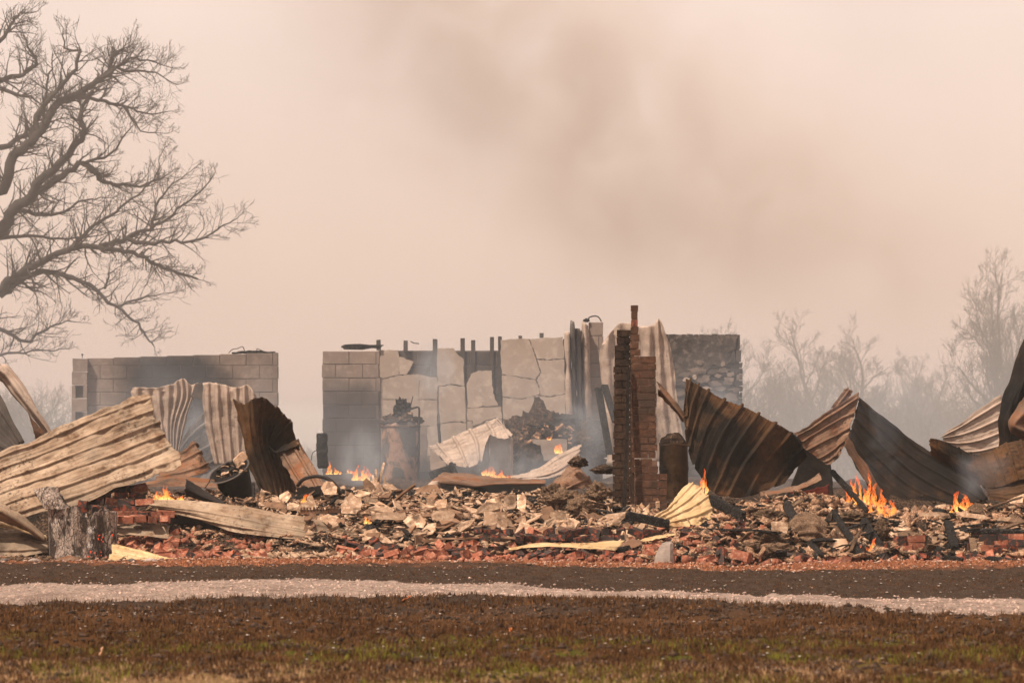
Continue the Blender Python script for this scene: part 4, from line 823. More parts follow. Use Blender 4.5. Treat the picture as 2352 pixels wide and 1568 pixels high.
MB().tube([z7(585, 200, HYY-.1), z7(605, 120, HYY-.1), z7(630, 18, HYY-.1)], [.010, .008, .005], 5).build('rod', M['char'], rh)
for (x, y, x2, y2, Y_) in ((985, 395, 1035, 1000, 56.0),):
    props(MB().tube([z7(x, y, Y_), z7(x2, y2, Y_)], .022, 6).build('charred_post', M['char']), 'thin charred post before the plaster wall beside the diagonal sheet', 'post')
# pale splintered laths standing near the heater
for i, (x, y, x2, y2) in enumerate(((112, 1040, 105, 1380), (225, 950, 150, 1230), (240, 1160, 190, 1460), (250, 1230, 420, 1380), (370, 1300, 500, 1390), (60, 1130, 110, 1300))):
    a, b = z7(x, y, 49.5+i*.1), z7(x2, y2, 49.4+i*.1); m = MB(); m.tube([b, (a+b)/2, a], [.028, .026, .018], 4)
    props(m.build('splintered_lath', M['plaster']), ('upright pale lath leaning left before the smoky block wall end', 'tall pale lath slanting up beside the upright lath', 'short pale lath standing in the debris below the heater', 'fallen pale lath lying before the heater foot', 'lower pale lath lying right of the heater foot', 'thin pale lath half hidden left of the upright lath')[i], 'lath')
# boiler hulk
BY = 55.2
ro = empty('burnt_boiler', z6(1500, 800, BY), 'rounded burnt boiler hulk crusted with ash under the plaster wall', 'boiler')
c = z6(1530, 640, BY); 
lump('crust', (c[0], BY, c[2]+.05), (.64, .4, .54), M['ash'], ro, .28, 5, 8, 3, .3)
lump('scorched_top', (z6(1680, 190, BY)[0], BY-.05, z6(0, 200, BY)[2]), (.30, .25, .12), M['char'], ro, .5, 4, 9, 3)
for k in range(60):
    q = z6(rnd.uniform(1180, 1800), rnd.uniform(230, 520), BY-.42-.05*rnd.random())
    MB().box(q, (rnd.uniform(.02, .10), .05, rnd.uniform(.01, .04)), Euler((rnd.uniform(-.5, .5), rnd.uniform(-.8, .8), rnd.uniform(-.5, .5))).to_matrix(), .008).build('debris_flake', M['rubmix'] if k % 3 else M['char'], ro)
prism('front_plate', ragged([z6(1310, 395, BY-.55), z6(1735, 400, BY-.55), z6(1740, 640, BY-.55), z6(1460, 660, BY-.55), z6(1420, 470, BY-.55), z6(1330, 450, BY-.55)], 4, .01), .05, M['concrete'], ro)
# dark box cabinet
rx_ = empty('metal_cabinet', z6(930, 800, 53.2), 'dark grey burnt metal cabinet with torn top beside the boiler', 'cabinet')
prism('front_panel', ragged([z6(825, 345, 53.2), z6(900, 385, 53.2), z6(985, 398, 53.2), z6(1062, 380, 53.2), z6(1068, 860, 53.2), z6(800, 860, 53.2), z6(812, 600, 53.2)], 3, .006), .02, M['grey'], rx_)
sheet('side_panel', None, [[z6(825, 345, 53.2), z6(812, 600, 53.2), z6(800, 860, 53.2)], [z6(760, 470, 53.7), z6(735, 620, 53.8), z6(690, 860, 53.8)]], M['black'], parent=rx_, seed=64)
sheet('side_panel', None, [[z6(1066, 380, 53.2), z6(1068, 860, 53.2)], [z6(1090, 390, 53.6), z6(1090, 860, 53.6)]], M['pale'], parent=rx_, seed=65)
# drum right of the pillar
DY = 46.6; dc = z4(560, 0, DY)[0]; dr = (z4(640, 0, DY)-z4(478, 0, DY))[0]/2
rm = empty('steel_drum', (dc, DY, .3), 'sooty steel drum standing half hidden between pillar and dark sheet', 'drum')
zz1 = z4(0, 795, DY)[2]
prof = []
for t in np.linspace(0, 1, 40): prof.append((dr*(1+.035*(math.exp(-((t-.33)/.018)**2)+math.exp(-((t-.68)/.018)**2)+math.exp(-((t-1)/.015)**2))), .1+t*(zz1-.3-.1)))
lathe('shell', prof, (dc, DY, .2), M['dark'], rm, noise=.05)
lump('ash_heap', (dc, DY, zz1-.1), (dr*.9, dr*.9, .13), M['ash'], rm, .25, 3, 4)
# leaning dark boards behind the pillar
for i, (a, b) in enumerate((((138, 530), (205, 900)), ((172, 515), (235, 720)))):
    A, B = Vector(z4(a[0], a[1], 52.3)), Vector(z4(b[0], b[1], 52.0)); d = (A-B); m = MB(); rot = d.to_track_quat('Z', 'Y').to_matrix()
    m.box((A+B)/2, (.085, .05, d.length), rot, .006); props(m.build('charred_board', M['char']), ('long charred board leaning against the pale drape sheet', 'shorter charred board beside the long leaning board')[i], 'board')
# concrete stub in front of the pillar
cc = z4(508, 1478, 41.25); V = []
for i, (wd, hz) in enumerate(((.108, -.03), (.10, .05), (.085, .11), (.07, .17), (.062, .20), (.03, .21))):
    for k in range(9):
        t = k/9*6.283+.3; kk = min(1/max(abs(math.cos(t)), abs(math.sin(t))), 1.2); V.append((cc[0]+wd*kk*math.cos(t)*random.uniform(.92, 1.08)+.01*i, 41.3+wd*kk*.8*math.sin(t), hz+random.uniform(-.012, .012)))
F = [(i*9+k, i*9+(k+1) % 9, (i+1)*9+(k+1) % 9, (i+1)*9+k) for i in range(5) for k in range(9)]+[tuple(5*9+k for k in range(9))]
props(mk('concrete_stub', V, F, M['concrete']), 'stubby grey concrete block standing before the pillar bricks', 'concrete block')

# ------------------------------------------------------------------ charred timbers
def timber(p, q, wdt, hgt, label, mat='char', name='charred_beam', cat='beam', seed=0, dYq=0):
    """squared timber with alligatored, uneven faces"""
    p, q = np.asarray(p, float), np.asarray(q, float); d = q-p; L = np.linalg.norm(d); d /= L
    a = np.cross(d, (0, 1., 0.2)); a /= np.linalg.norm(a); b = np.cross(d, a); n_ = max(10, int(L/.03)); V = []
    for i in range(n_+1):
        t = i/n_; c = p+d*L*t
        for k in range(12):
            an = k/12*6.283+.26; ca, sa = math.cos(an), math.sin(an); k_ = 1/max(abs(ca), abs(sa)); k_ = min(k_, 1.25)
            f = 1+.16*float(vnoise(np.array([t*L*30+seed, ca*3, sa*3+seed])))+.12*float(vnoise(np.array([t*L*7, ca, sa+seed])))
            f *= (.75 if i in (0, n_) else 1)
            V.append(c+a*ca*k_*f*wdt/2+b*sa*k_*f*hgt/2)
    F = [(i*12+k, i*12+(k+1) % 12, (i+1)*12+(k+1) % 12, (i+1)*12+k) for i in range(n_) for k in range(12)]+[tuple(range(12))[::-1], tuple(n_*12+k for k in range(12))]
    return props(mk(name, V, F, M[mat]), label, cat)
for i, (f, a, b, Ya, Yb, wd, hg, lab) in enumerate((
    (z5, (170, 1115), (385, 1462), 43.3, 41.4, .10, .07, 'charred beam passing behind the draped insulation mat'),
    (z5, (475, 1162), (665, 1452), 43.2, 41.4, .07, .06, 'long slim charred beam slanting down to the ground'),
    (z5, (672, 1222), (790, 1415), 42.8, 41.7, .12, .05, 'broad charred plank with flames at its lower end'),
    (z5, (1225, 1232), (1275, 1402), 42.6, 41.8, .10, .06, 'short alligatored charred beam leaning on the bricks'),
    (z5, (1440, 1300), (1790, 1318), 42.3, 42.2, .10, .08, 'thick sooty beam lying level above the burnt brick stack'),
    (z5, (1480, 1482), (1790, 1530), 40.9, 40.5, .11, .10, 'charred log lying on the ground at the rubble edge'),
    (z5, (1205, 1462), (1325, 1485), 41.1, 41.0, .07, .06, 'small charred log lying before the bricks'),
    (z4, (295, 1240), (535, 1290), 42.8, 42.6, .10, .06, 'flat charred plank lying at the foot of the pillar'),
    (z4, (770, 1152), (955, 1250), 43.6, 42.9, .12, .08, 'thick charred beam lying right of the cream fan sheet'),
    (z5, (575, 1010), (700, 1160), 44.6, 43.6, .05, .05, 'thin charred stick crossing the big flames'),
    (z5, (470, 900), (640, 1090), 45.6, 45.0, .07, .06, 'charred rafter standing behind the big flames'),
    (z2, (603, 650), (612, 880), 52, 52, .15, .12, 'short charred post standing in smoke by the block wall end'),
    (z3, (20, 930), (170, 880), 53, 53, .12, .08, 'grey charred rafter lying below the diagonal ribbed sheet'),
    (z3, (160, 850), (190, 920), 52.6, 52.4, .07, .07, 'small charred stub poking up behind the awning sheet'))):
    timber(f(a[0], a[1], Ya), f(b[0], b[1], Yb), wd, hg, lab, seed=i*3.3)
# dark twisted cable-like rods by the tub
for i, (a, b) in enumerate((((1380, 935), (1340, 1010)), ((1455, 1050), (1390, 1090)), ((1475, 1070), (1420, 1105)), ((1655, 980), (1650, 1110)))):
    props(MB().tube([z1(a[0], a[1], 45), z1((a[0]+b[0])/2+6, (a[1]+b[1])/2, 44.9), z1(b[0], b[1], 44.8)], [.006, .006, .006] if i < 3 else [.02]*3, 6).build('iron_rod', M['char']),
          ('thin iron rod hanging left of the debris tub', 'upper thin iron rod under the debris tub', 'lower thin iron rod under the debris tub', 'thick black iron post right of the debris tub')[i], 'rod')
# wires and scraps on the wall tops
def wire(pts, r, lab): props(MB().tube(crom(pts, np.linspace(0, 1, 24)), r, 5).build('loose_wire', M['char'], None, True), lab, 'wire')
wire([z2(-5, 128, WY), z2(20, 105, WY), z2(55, 98, WY), z2(85, 86, WY), z2(98, 110, WY), z2(92, 126, WY)], .006, 'looped wire lying on top of the left block wall')
wire([z2(95, 122, WY), z2(130, 112, WY), z2(178, 118, WY), z2(182, 100, WY), z2(230, 120, WY)], .006, 'short twisted wire on the left block wall corner')
prism('charred_scrap', ragged([z2(20, 122, WY+.05), z2(110, 114, WY+.05), z2(300, 116, WY+.05), z2(300, 130, WY+.05), z2(20, 134, WY+.05)], 4, .01), .1, M['char'])
props(bpy.data.objects['charred_scrap'], 'charred roof scrap lying along the left block wall top', 'scrap')
wire([z4(85, 150, 55.8), z4(90, 135, 55.8), z4(115, 127, 55.8), z4(140, 132, 55.8), z4(158, 158, 55.8)], .010, 'bent wire hoop on top of the block pier')
lump('charred_scrap', z4(75, 152, 55.8), (.05, .05, .03), M['char'], None, .4, 2); props(bpy.data.objects['charred_scrap.001'], 'small charred lump on top of the block pier', 'scrap')
wire([z2(1185, 50, WY), z2(1205, 62, WY), z2(1240, 66, WY)], .008, 'bent wire sticking out of the plaster wall studs')
wire([z2(535, 830, 53), z2(545, 780, 53), z2(575, 765, 53), z2(598, 800, 53)], .006, 'thin wire loop beside the short charred post')

# ------------------------------------------------------------------ loose rubble: prototypes
def brick_mesh(seed, burnt=False, broken=0):
    r = random.Random(seed); L, W_, Hh = .195, .09, .068
    bm = bmesh.new(); bmesh.ops.create_cube(bm, size=1)
    for v in bm.verts: v.co = Vector((v.co.x*L*(1-broken*.5), v.co.y*W_, v.co.z*Hh))
    if not broken:
        top = [f for f in bm.faces if f.normal.z > .9 or f.normal.y < -.9]
        rr = bmesh.ops.inset_region(bm, faces=[f for f in bm.faces if f.normal.x > .9], thickness=.022, depth=-.018)
        rr = bmesh.ops.inset_region(bm, faces=[f for f in bm.faces if f.normal.z > .9], thickness=.018, depth=-.006)
    for v in bm.verts:
        v.co += Vector((r.uniform(-1, 1)*(.004+.03*broken*(v.co.x > 0)), r.uniform(-1, 1)*.004, r.uniform(-1, 1)*.004))
    me = bpy.data.meshes.new('brick'); bm.to_mesh(me); bm.free(); return me
def hull_mesh(seed, s, name):
    r = random.Random(seed); bm = bmesh.new()
    for k in range(11): bm.verts.new((r.gauss(0, .5)*s[0], r.gauss(0, .5)*s[1], r.gauss(0, .5)*s[2]))
    g = bmesh.ops.convex_hull(bm, input=bm.verts[:]); bmesh.ops.delete(bm, geom=[v for v in bm.verts if not v.link_faces], context='VERTS')
    me = bpy.data.meshes.new(name); bm.to_mesh(me); bm.free(); return me
def slab_mesh(seed, size, th, curl=.1):
    r = random.Random(seed); n_ = r.randint(5, 8); a0 = r.random()*6
    ang = sorted(a0+6.283*(k+r.uniform(-.3, .3))/n_ for k in range(n_)); ax_ = r.uniform(.55, 1.)
    o = [(math.cos(a)*size*r.uniform(.6, 1.1), math.sin(a)*size*ax_*r.uniform(.5, .9)) for a in ang]
    V = []; cz = lambda x, y: curl*(x*x-.4*y*y)/size
    for z_ in (0, th):
        for x, y in o: V.append((x+r.uniform(-.004, .004), y, z_+cz(x, y)))
        V.append((0, 0, z_))
    F = []
    for k in range(n_):
        k2 = (k+1) % n_; F += [(k2, k, n_), (n_+1+k, n_+1+k2, 2*n_+1), (k, k2, n_+1+k2, n_+1+k)]
    me = bpy.data.meshes.new('plaster_slab'); me.from_pydata(V, [], F); me.update(); return me
def plank_mesh(seed, L, W_, T):
    r = random.Random(seed); V = []; n_ = 6
    for i in range(n_+1):
        x = (i/n_-.5)*L; b = .03*L*math.sin(i/n_*3.1+r.random())
        for y, z_ in ((-1, 0), (1, 0), (1, 1), (-1, 1)): V.append((x+r.uniform(-.01, .01)*(3 if i in (0, n_) else 1), y*W_/2*r.uniform(.8, 1.1), z_*T+b))
    F = [(i*4+k, i*4+(k+1) % 4, i*4+4+(k+1) % 4, i*4+4+k) for i in range(n_) for k in range(4)]+[(3, 2, 1, 0), tuple(n_*4+k for k in range(4))]
    me = bpy.data.meshes.new('plank'); me.from_pydata(V, [], F); me.update(); return me
BR = [brick_mesh(k) for k in range(4)]; BB = [brick_mesh(k+20, broken=.5+.5*random.random()) for k in range(5)]
SL = [slab_mesh(k, .11+.03*(k % 4), .012+.008*(k % 3), .2*(-1)**k*(k % 3)) for k in range(10)]
PLK = [plank_mesh(k, .35+.12*k, .05+.02*(k % 3), .02) for k in range(6)]
SHG = [slab_mesh(k+50, .13+.03*(k % 3), .008, .35*(-1)**k) for k in range(6)]
for me in BR+BB: me.materials.append(M['brick'])
for me in SL: me.materials.append(M['plaster'])
for me in PLK: me.materials.append(M['char'])
for me in SHG: me.materials.append(M['insul'])
def place(name, me, loc, rot, mat, label, cat, group, sc_=1):
    o = bpy.data.objects.new(name, me); col.objects.link(o); o.location = loc; o.rotation_euler = rot; o.scale = (sc_,)*3
    if mat: o.material_slots[0].link = 'OBJECT'; o.material_slots[0].material = mat
    return props(o, label, cat, group)
def D2X(x, Y): return (x-1176)/FD*Y
rnd = random.Random(101)
def scatter(nm, meshes, n_, xr, yr, mats, label, cat, tilt=.35, lift=.02, scl=(.85, 1.15), up=0., clump=0, stack=0, fwd=0.):
    for i in range(n_):
        Y = yr[0]+(yr[1]-yr[0])*rnd.random()**1.1; x = D2X(xr[0]+(xr[1]-xr[0])*rnd.random(), Y)
        z_ = max(float(H(x, Y)), float(gh(np.array(x), np.array(Y))))+lift+stack*rnd.random()**2
        rot = (Matrix.Rotation(rnd.gauss(fwd, tilt), 3, 'X') @ Matrix.Rotation(rnd.gauss(0, tilt), 3, 'Y') @ Matrix.Rotation(rnd.random()*6.283, 3, 'Z') @ Matrix.Rotation(1.57 if up and rnd.random() < up else 0, 3, 'X')).to_euler()
        mt = mats[0] if rnd.random() < mats[2] else mats[1]
        me_ = rnd.choice(meshes); lab = label
        if nm == 'brick': lab = ('broken ' if me_ in BB else 'whole ')+('red ' if mt is b1 else 'soot black ')+label
        elif nm == 'plaster_slab': lab = (label if mt is mats[0] else 'brown backed '+label.replace('cream ', '').replace('pale plaster', 'plaster'))
        elif nm in ('plank', 'roof_shingle'): lab = (label if mt is mats[0] else label.replace('charred', 'brown').replace('curled brown', 'curled ash dark'))
        place(nm, me_, (x, Y, z_), rot, mt, lab, cat, lab, rnd.uniform(*scl))
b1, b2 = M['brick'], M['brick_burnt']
scatter('brick', BR+BR+BB, 46, (270, 420), (41.55, 42.4), (b1, b2, .85), 'brick in the heap between charred stump and tan blade sheet', 'brick', .5, .03, up=.3, stack=.06)
scatter('brick', BR+BR+BB, 24, (400, 600), (41.45, 41.8), (b1, b2, .85), 'brick strewn below the dark gap under tan blade sheet', 'brick', .4, .02, up=.3)
scatter('brick', BR+BR+BB, 55, (790, 1090), (41.35, 42.1), (b1, b2, .6), 'brick in the front heap below the pale plaster rubble', 'brick', .4, .03, up=.3, stack=.04)
scatter('brick', BR+BR+BB, 34, (1090, 1470), (41.4, 42.4), (b1, b2, .35), 'brick scattered around the long cream sheet strip', 'brick', .3, .03, up=.3, stack=.03)
scatter('brick', BR+BR+BB, 66, (1440, 1760), (41.35, 42.9), (b1, b2, .7), 'brick in the heap around the cream fan sheet', 'brick', .5, .03, up=.3, stack=.05)
scatter('brick', BR+BR+BB, 34, (1780, 2340), (41.3, 42.3), (b1, b2, .5), 'brick among the charred beams of the right heap', 'brick', .5, .03, up=.3, stack=.04)
# rows of burnt bricks still lying in courses
ROWS = {}
def brick_row(x0, x1, y, Y, mats, lab0, step=40, jit=.12, dz=0):
    x = x0; ROWS[lab0] = ROWS.get(lab0, 0)+1; rn = ROWS[lab0]
    while x < x1:
        mt_ = mats[0] if rnd.random() < mats[2] else mats[1]; lab = ('red faced' if mt_ is b1 else 'sooty')+' brick in the '+('lowest', 'second', 'third', 'top')[rn-1]+lab0
        p = P(x, y+rnd.uniform(-2, 2), Y+rnd.uniform(-.05, .05)); place('brick', rnd.choice(BR), p, (rnd.gauss(0, jit), rnd.gauss(0, jit), rnd.gauss(0, .25)+rnd.choice((0, 0, 1.57))), mt_, lab, 'brick', lab); x += step*rnd.uniform(.75, 1.1)
L_ = ' tumbled course under the big tan sheet'
brick_row(182, 330, 1168, 42.75, (b1, b2, .1), L_); brick_row(195, 335, 1153, 42.85, (b1, b2, .1), L_); brick_row(235, 350, 1138, 42.95, (b1, b2, .25), L_); brick_row(255, 345, 1122, 43.1, (b1, b2, .5), L_)
L_ = ' row above the cream siding slab'
brick_row(262, 392, 1192, 42.05, (b1, b2, .95), L_, 30); brick_row(262, 385, 1180, 42.2, (b1, b2, .8), L_, 32)
L_ = ' line behind the long cream sheet strip'
brick_row(1080, 1440, 1236, 42.3, (b1, b2, .12), L_, 27, .15); brick_row(1100, 1500, 1222, 42.6, (b1, b2, .12), L_, 34, .2)
L_ = ' course of the low stack under the level beam'
for k in range(4): brick_row(2270, 2350, 1272-k*13, 41.7+.05*k, (b1, b2, .08), L_, 32, .05)
for k in range(3): brick_row(2075, 2120, 1262-k*13, 41.9+.05*k, (b1, b2, .6), ' course of the small wall stub behind leaning beams', 30, .05)
# plaster slabs and boards
pm2 = (M['plaster'], M['plaster_back'], .66)
scatter('plaster_slab', SL, 130, (640, 1240), (42.3, 44.6), pm2, 'broken cream plaster slab in the pale rubble before the awning sheet', 'plaster slab', .3, .035, (.4, 1.25), stack=.12, fwd=.3)
scatter('plaster_slab', SL, 60, (600, 1000), (44.6, 48.5), pm2, 'cream plaster slab in the pale rubble behind the door panel', 'plaster slab', .35, .035, (.6, 1.4), stack=.12, fwd=.4)
scatter('plaster_slab', SL, 45, (1200, 1480), (42.2, 44.3), (M['plaster'], M['plaster_back'], .6), 'plaster slab in the rubble left of the pillar foot', 'plaster slab', .3, .035, (.7, 1.4), stack=.08, fwd=.4)
scatter('plaster_slab', SL, 36, (1900, 2345), (42.2, 43.8), (M['plaster'], M['insul'], .55), 'pale plaster slab in the dark heap near the big flames', 'plaster slab', .25, .035, (.7, 1.5), stack=.08, fwd=.35)
scatter('plank', PLK, 40, (1680, 2345), (41.7, 43.8), (M['char'], M['insul'], .65), 'charred plank piece in the dark heap of the right side', 'plank', .25, .04, (.6, 1.2), stack=.15)
scatter('plank', PLK, 34, (620, 1480), (42.2, 47), (M['char'], M['plaster_back'], .6), 'charred plank piece among the pale plaster rubble', 'plank', .25, .03, (.5, 1.1), stack=.10)
scatter('roof_shingle', SHG, 46, (1660, 2345), (41.5, 43.4), (M['insul'], M['ash'], .6), 'curled brown roof shingle in the dark right heap', 'shingle', .4, .04, (.7, 1.3), stack=.12)
# --- big hand-placed plaster pieces
for i, (f, x, y, Y, w_, h_, lab) in enumerate(((z2, 790, 1120, 43.6, 150, 110, 'broad curved plaster sheet standing upright in the pale rubble'), (z2, 1210, 1225, 43.0, 150, 90, 'thick plaster slab with cracked top in the pale rubble'), (z2, 1050, 1190, 43.1, 250, 50, 'long layered plaster slab dipping towards the bricks'),
                                            (z3, 110, 1190, 43.0, 170, 70, 'layered cream plaster block beside the long slab'), (z3, 450, 1215, 43.0, 160, 110, 'large upturned plaster chunk with brown underside'), (z3, 545, 1100, 44.0, 90, 100, 'upright square plaster panel standing in rubble'),
                                            (z3, 620, 1105, 44.0, 60, 100, 'narrow upright plaster panel next to the square one'), (z3, 625, 1230, 42.9, 50, 90, 'tall thin plaster chip standing on end'), (z3, 860, 1190, 42.9, 120, 60, 'tilted plaster slab below the insulation heap'),
                                            (z3, 50, 1110, 43.8, 110, 50, 'boxy plaster piece below the awning sheet leg'), (z5, 500, 1380, 41.9, 160, 90, 'pale smooth board standing between the charred beams'), (z5, 130, 1270, 42.2, 110, 90, 'pale curved board by the draped insulation mat'),
                                            (z5, 1120, 1365, 41.9, 90, 70, 'tilted pale board leaning before the brick stub'), (z5, 1130, 1180, 43.2, 220, 28, 'long cracked plaster strip lying on top of the dark heap'), (z5, 1390, 1190, 43.0, 240, 30, 'cream plaster strip along the crest of the right heap'),
                                            (z5, 1650, 1215, 42.9, 180, 32, 'broken plaster strip on the right heap above the beam'), (z2, 1380, 1110, 43.6, 90, 60, 'crooked plaster flap beside the awning leg'), (z2, 290, 1120, 43.8, 170, 40, 'long flesh pink board lying below the dark arched sheet'), (z2, 650, 1010, 45, 110, 90, 'pale bent plaster sheet beside the door panel foot'))):
    s_ = f(1, 0, Y)[0]-f(0, 0, Y)[0]; a, b = w_*s_/2, h_*s_/2; c = f(x, y, Y); tl = rnd.uniform(.3, .9); sl_ = rnd.uniform(-.25, .25); nn_ = rnd.randint(6, 8); pts = []
    for k in range(nn_):
        t = (k+rnd.uniform(-.25, .25))/nn_*6.283; u_ = max(-1, min(1, 1.35*math.cos(t)))*rnd.uniform(.85, 1.05); v_ = max(-1, min(1, 1.35*math.sin(t)))*rnd.uniform(.8, 1.05)
        pts.append(c+np.array((u_*a, v_*b*tl+.05*u_*u_, v_*b+sl_*u_*a*.5)))
    props(prism('plaster_piece', ragged(pts, 3, .004), .028, M['plaster'] if i not in (17,) else M['plaster_back']), lab, 'plaster piece')
# serrated comb-like roof vents seen under the door panel
for i in range(3):
    c = z2(510+i*85, 1165-i*4, 43.3); m = MB(); m.box(c, (.17, .05, .05), None, .006)
    for k in range(5): m.box(c+np.array((-.07+k*.035, -.01, .035)), (.018, .05, .03), None, .004)
    props(m.build('hollow_block', M['rust']), ('toothed burnt clay block, first of three beneath the door panel', 'toothed burnt clay block in the middle of three beneath the door panel', 'toothed burnt clay block, last of three nearest the upright plaster sheet')[i], 'clay block')
for i in range(16):
    x = rnd.uniform(640, 2330); Y = rnd.uniform(42.0, 44.2); X = D2X(x, Y); z_ = float(H(X, Y))+.06; a = rnd.random()*6.283; L = rnd.uniform(.25, .7); pts = []
    for k in range(6): pts.append((X+math.cos(a)*L*(k/5-.5)+rnd.gauss(0, .03), Y+.5*math.sin(a)*L*(k/5-.5), z_+.05*math.sin(k*1.3+i)+.06*k/5*rnd.random()))
    right = x > 1500; thin = i % 3
    props(MB().tube(crom(pts, np.linspace(0, 1, 20)), .006 if thin else .014, 6).build('bent_wire' if thin else 'bent_pipe', M['black'] if thin else M['rust'], None, True), ('thin black wire curling out of the ' if thin else 'bent rusty pipe poking out of the ')+('right dark heap' if right else 'central pale rubble'), 'wire' if thin else 'pipe', 'wires and pipes in the rubble')
# --- small fragments: nobody could count these
def fragments(name, n_, xr, yr, size, mat, label, cat, flatz=.5, lift=.01, stack=.05, pw=1.):
    Y = yr[0]+(yr[1]-yr[0])*rng.random(n_)**pw; X = ((xr[0]+(xr[1]-xr[0])*rng.random(n_))-1176)/FD*Y
    Z = np.maximum(H(X, Y), gh(X, Y))+lift+stack*rng.random(n_)**2
    pebbles(name, X, Y, Z, size, mat, label, cat, flatz)
def shards(name, n_, xr, yr, size, mat, label, cat, stack=.06, thin=.12):
    Y = yr[0]+(yr[1]-yr[0])*rng.random(n_); X = ((xr[0]+(xr[1]-xr[0])*rng.random(n_))-1176)/FD*Y
    Z = np.maximum(H(X, Y), gh(X, Y))+.01+stack*rng.random(n_)**2
    B = np.array([(x, y, z_) for x in (-1, 1) for y in (-1, 1) for z_ in (-1, 1)], float); Fq = np.array([(0, 1, 3, 2), (4, 6, 7, 5), (0, 4, 5, 1), (2, 3, 7, 6), (0, 2, 6, 4), (1, 5, 7, 3)])
    s = size*(.3+rng.random((n_, 1))**2*1.4)*np.stack([np.ones(n_), .3+.6*rng.random(n_), thin*(.5+rng.random(n_))], -1)
    V = B[None]*s[:, None]*(1+rng.uniform(-.25, .25, (n_, 8, 3)))
    def rot(V, ax, a):
        c, s_ = np.cos(a)[:, None], np.sin(a)[:, None]; i, j = [(1, 2), (0, 2), (0, 1)][ax]; W = V.copy(); W[..., i] = V[..., i]*c-V[..., j]*s_; W[..., j] = V[..., i]*s_+V[..., j]*c; return W
    V = rot(rot(rot(V, 2, rng.random(n_)*6.28), 0, rng.normal(0, .45, n_)), 1, rng.normal(0, .45, n_))
    V = V+np.stack([X, Y, Z], -1)[:, None]
    o = mk_np(name, V.reshape(-1, 3), (Fq[None]+8*np.arange(n_)[:, None, None]).reshape(-1, 4), mat); props(o, label, cat, kind='stuff')
fm = lambda n_, m_: (lambda mt: mt)(M[m_])
shards('plaster_shards', 6500, (600, 1480), (42.0, 48.5), .04, M['plaster'], 'small pale plaster shards filling the central rubble', 'debris')
shards('plaster_shards', 900, (560, 1000), (41.35, 41.9), .04, M['plaster'], 'white flaky plaster litter before the tan blade sheet', 'debris', .02)
shards('plaster_shards', 1500, (1700, 2352), (41.7, 44.5), .05, M['plaster'], 'pale shards over the right heap', 'debris')
shards('charred_splinters', 1300, (600, 1480), (41.5, 48), .05, M['char'], 'charred splinters through the central rubble', 'debris', .08, .15)
shards('charred_splinters', 900, (1480, 2352), (41.4, 44.5), .06, M['char'], 'charred splinters through the right heap', 'debris', .08, .2)
shards('brown_shards', 4200, (1480, 2352), (41.4, 44.5), .06, M['rubmix'], 'brown scorched shards through the right heap', 'debris', .09)
shards('brown_shards', 4200, (250, 1480), (41.6, 47), .045, M['rubmix'], 'brown scorched shards in the left and central rubble', 'debris')
shards('brick_fragments', 489, (255, 620), (41.35, 42.7), .03, M['brick'], 'red brick fragments right of the stump', 'debris', .02, .6)
shards('brick_fragments', 462, (780, 1180), (41.25, 42.2), .03, M['brick'], 'red brick fragments along the central front', 'debris', .02, .6)
shards('brick_fragments', 909, (1180, 1800), (41.25, 42.8), .03, M['brick'], 'red brick fragments before the pillar', 'debris', .02, .6)
shards('brick_fragments', 378, (1800, 2352), (41.2, 42.3), .03, M['brick'], 'red brick fragments at the right front', 'debris', .02, .6)
fragments('ash_lumps', 1500, (250, 2352), (41.5, 46), .022, M['ash'], 'dark ash lumps over the rubble', 'debris', .6)
fragments('ash_lumps', 500, (0, 300), (40.8, 42.2), .022, M['insul'], 'dark clods around the stump foot', 'debris', .6, stack=.01)
# debris heaped in the tub
shards_c = z1(1490, 900, 45.6)
rnd2 = random.Random(5)
for i in range(20):
    p = Vector(c0)+ax*(.0+.05*rnd2.random())+sx*rnd2.uniform(-.19, .19)+sy*rnd2.uniform(-.17, .17)
    place('plaster_chip', rnd2.choice(SL), p, (rnd2.uniform(-.6, .6), rnd2.uniform(-.6, .6), rnd2.random()*6), M['plaster'] if rnd2.random() < .6 else M['char'], 'broken chip heaped inside the black tub', 'plaster chip', 'chips in the tub', rnd2.uniform(.35, .6))
timber(z1(1535, 850, 45.5), z1(1605, 790, 45.6), .10, .03, 'pale broad splinter sticking out of the tub', 'plaster', 'wood_splinter', 'splinter')

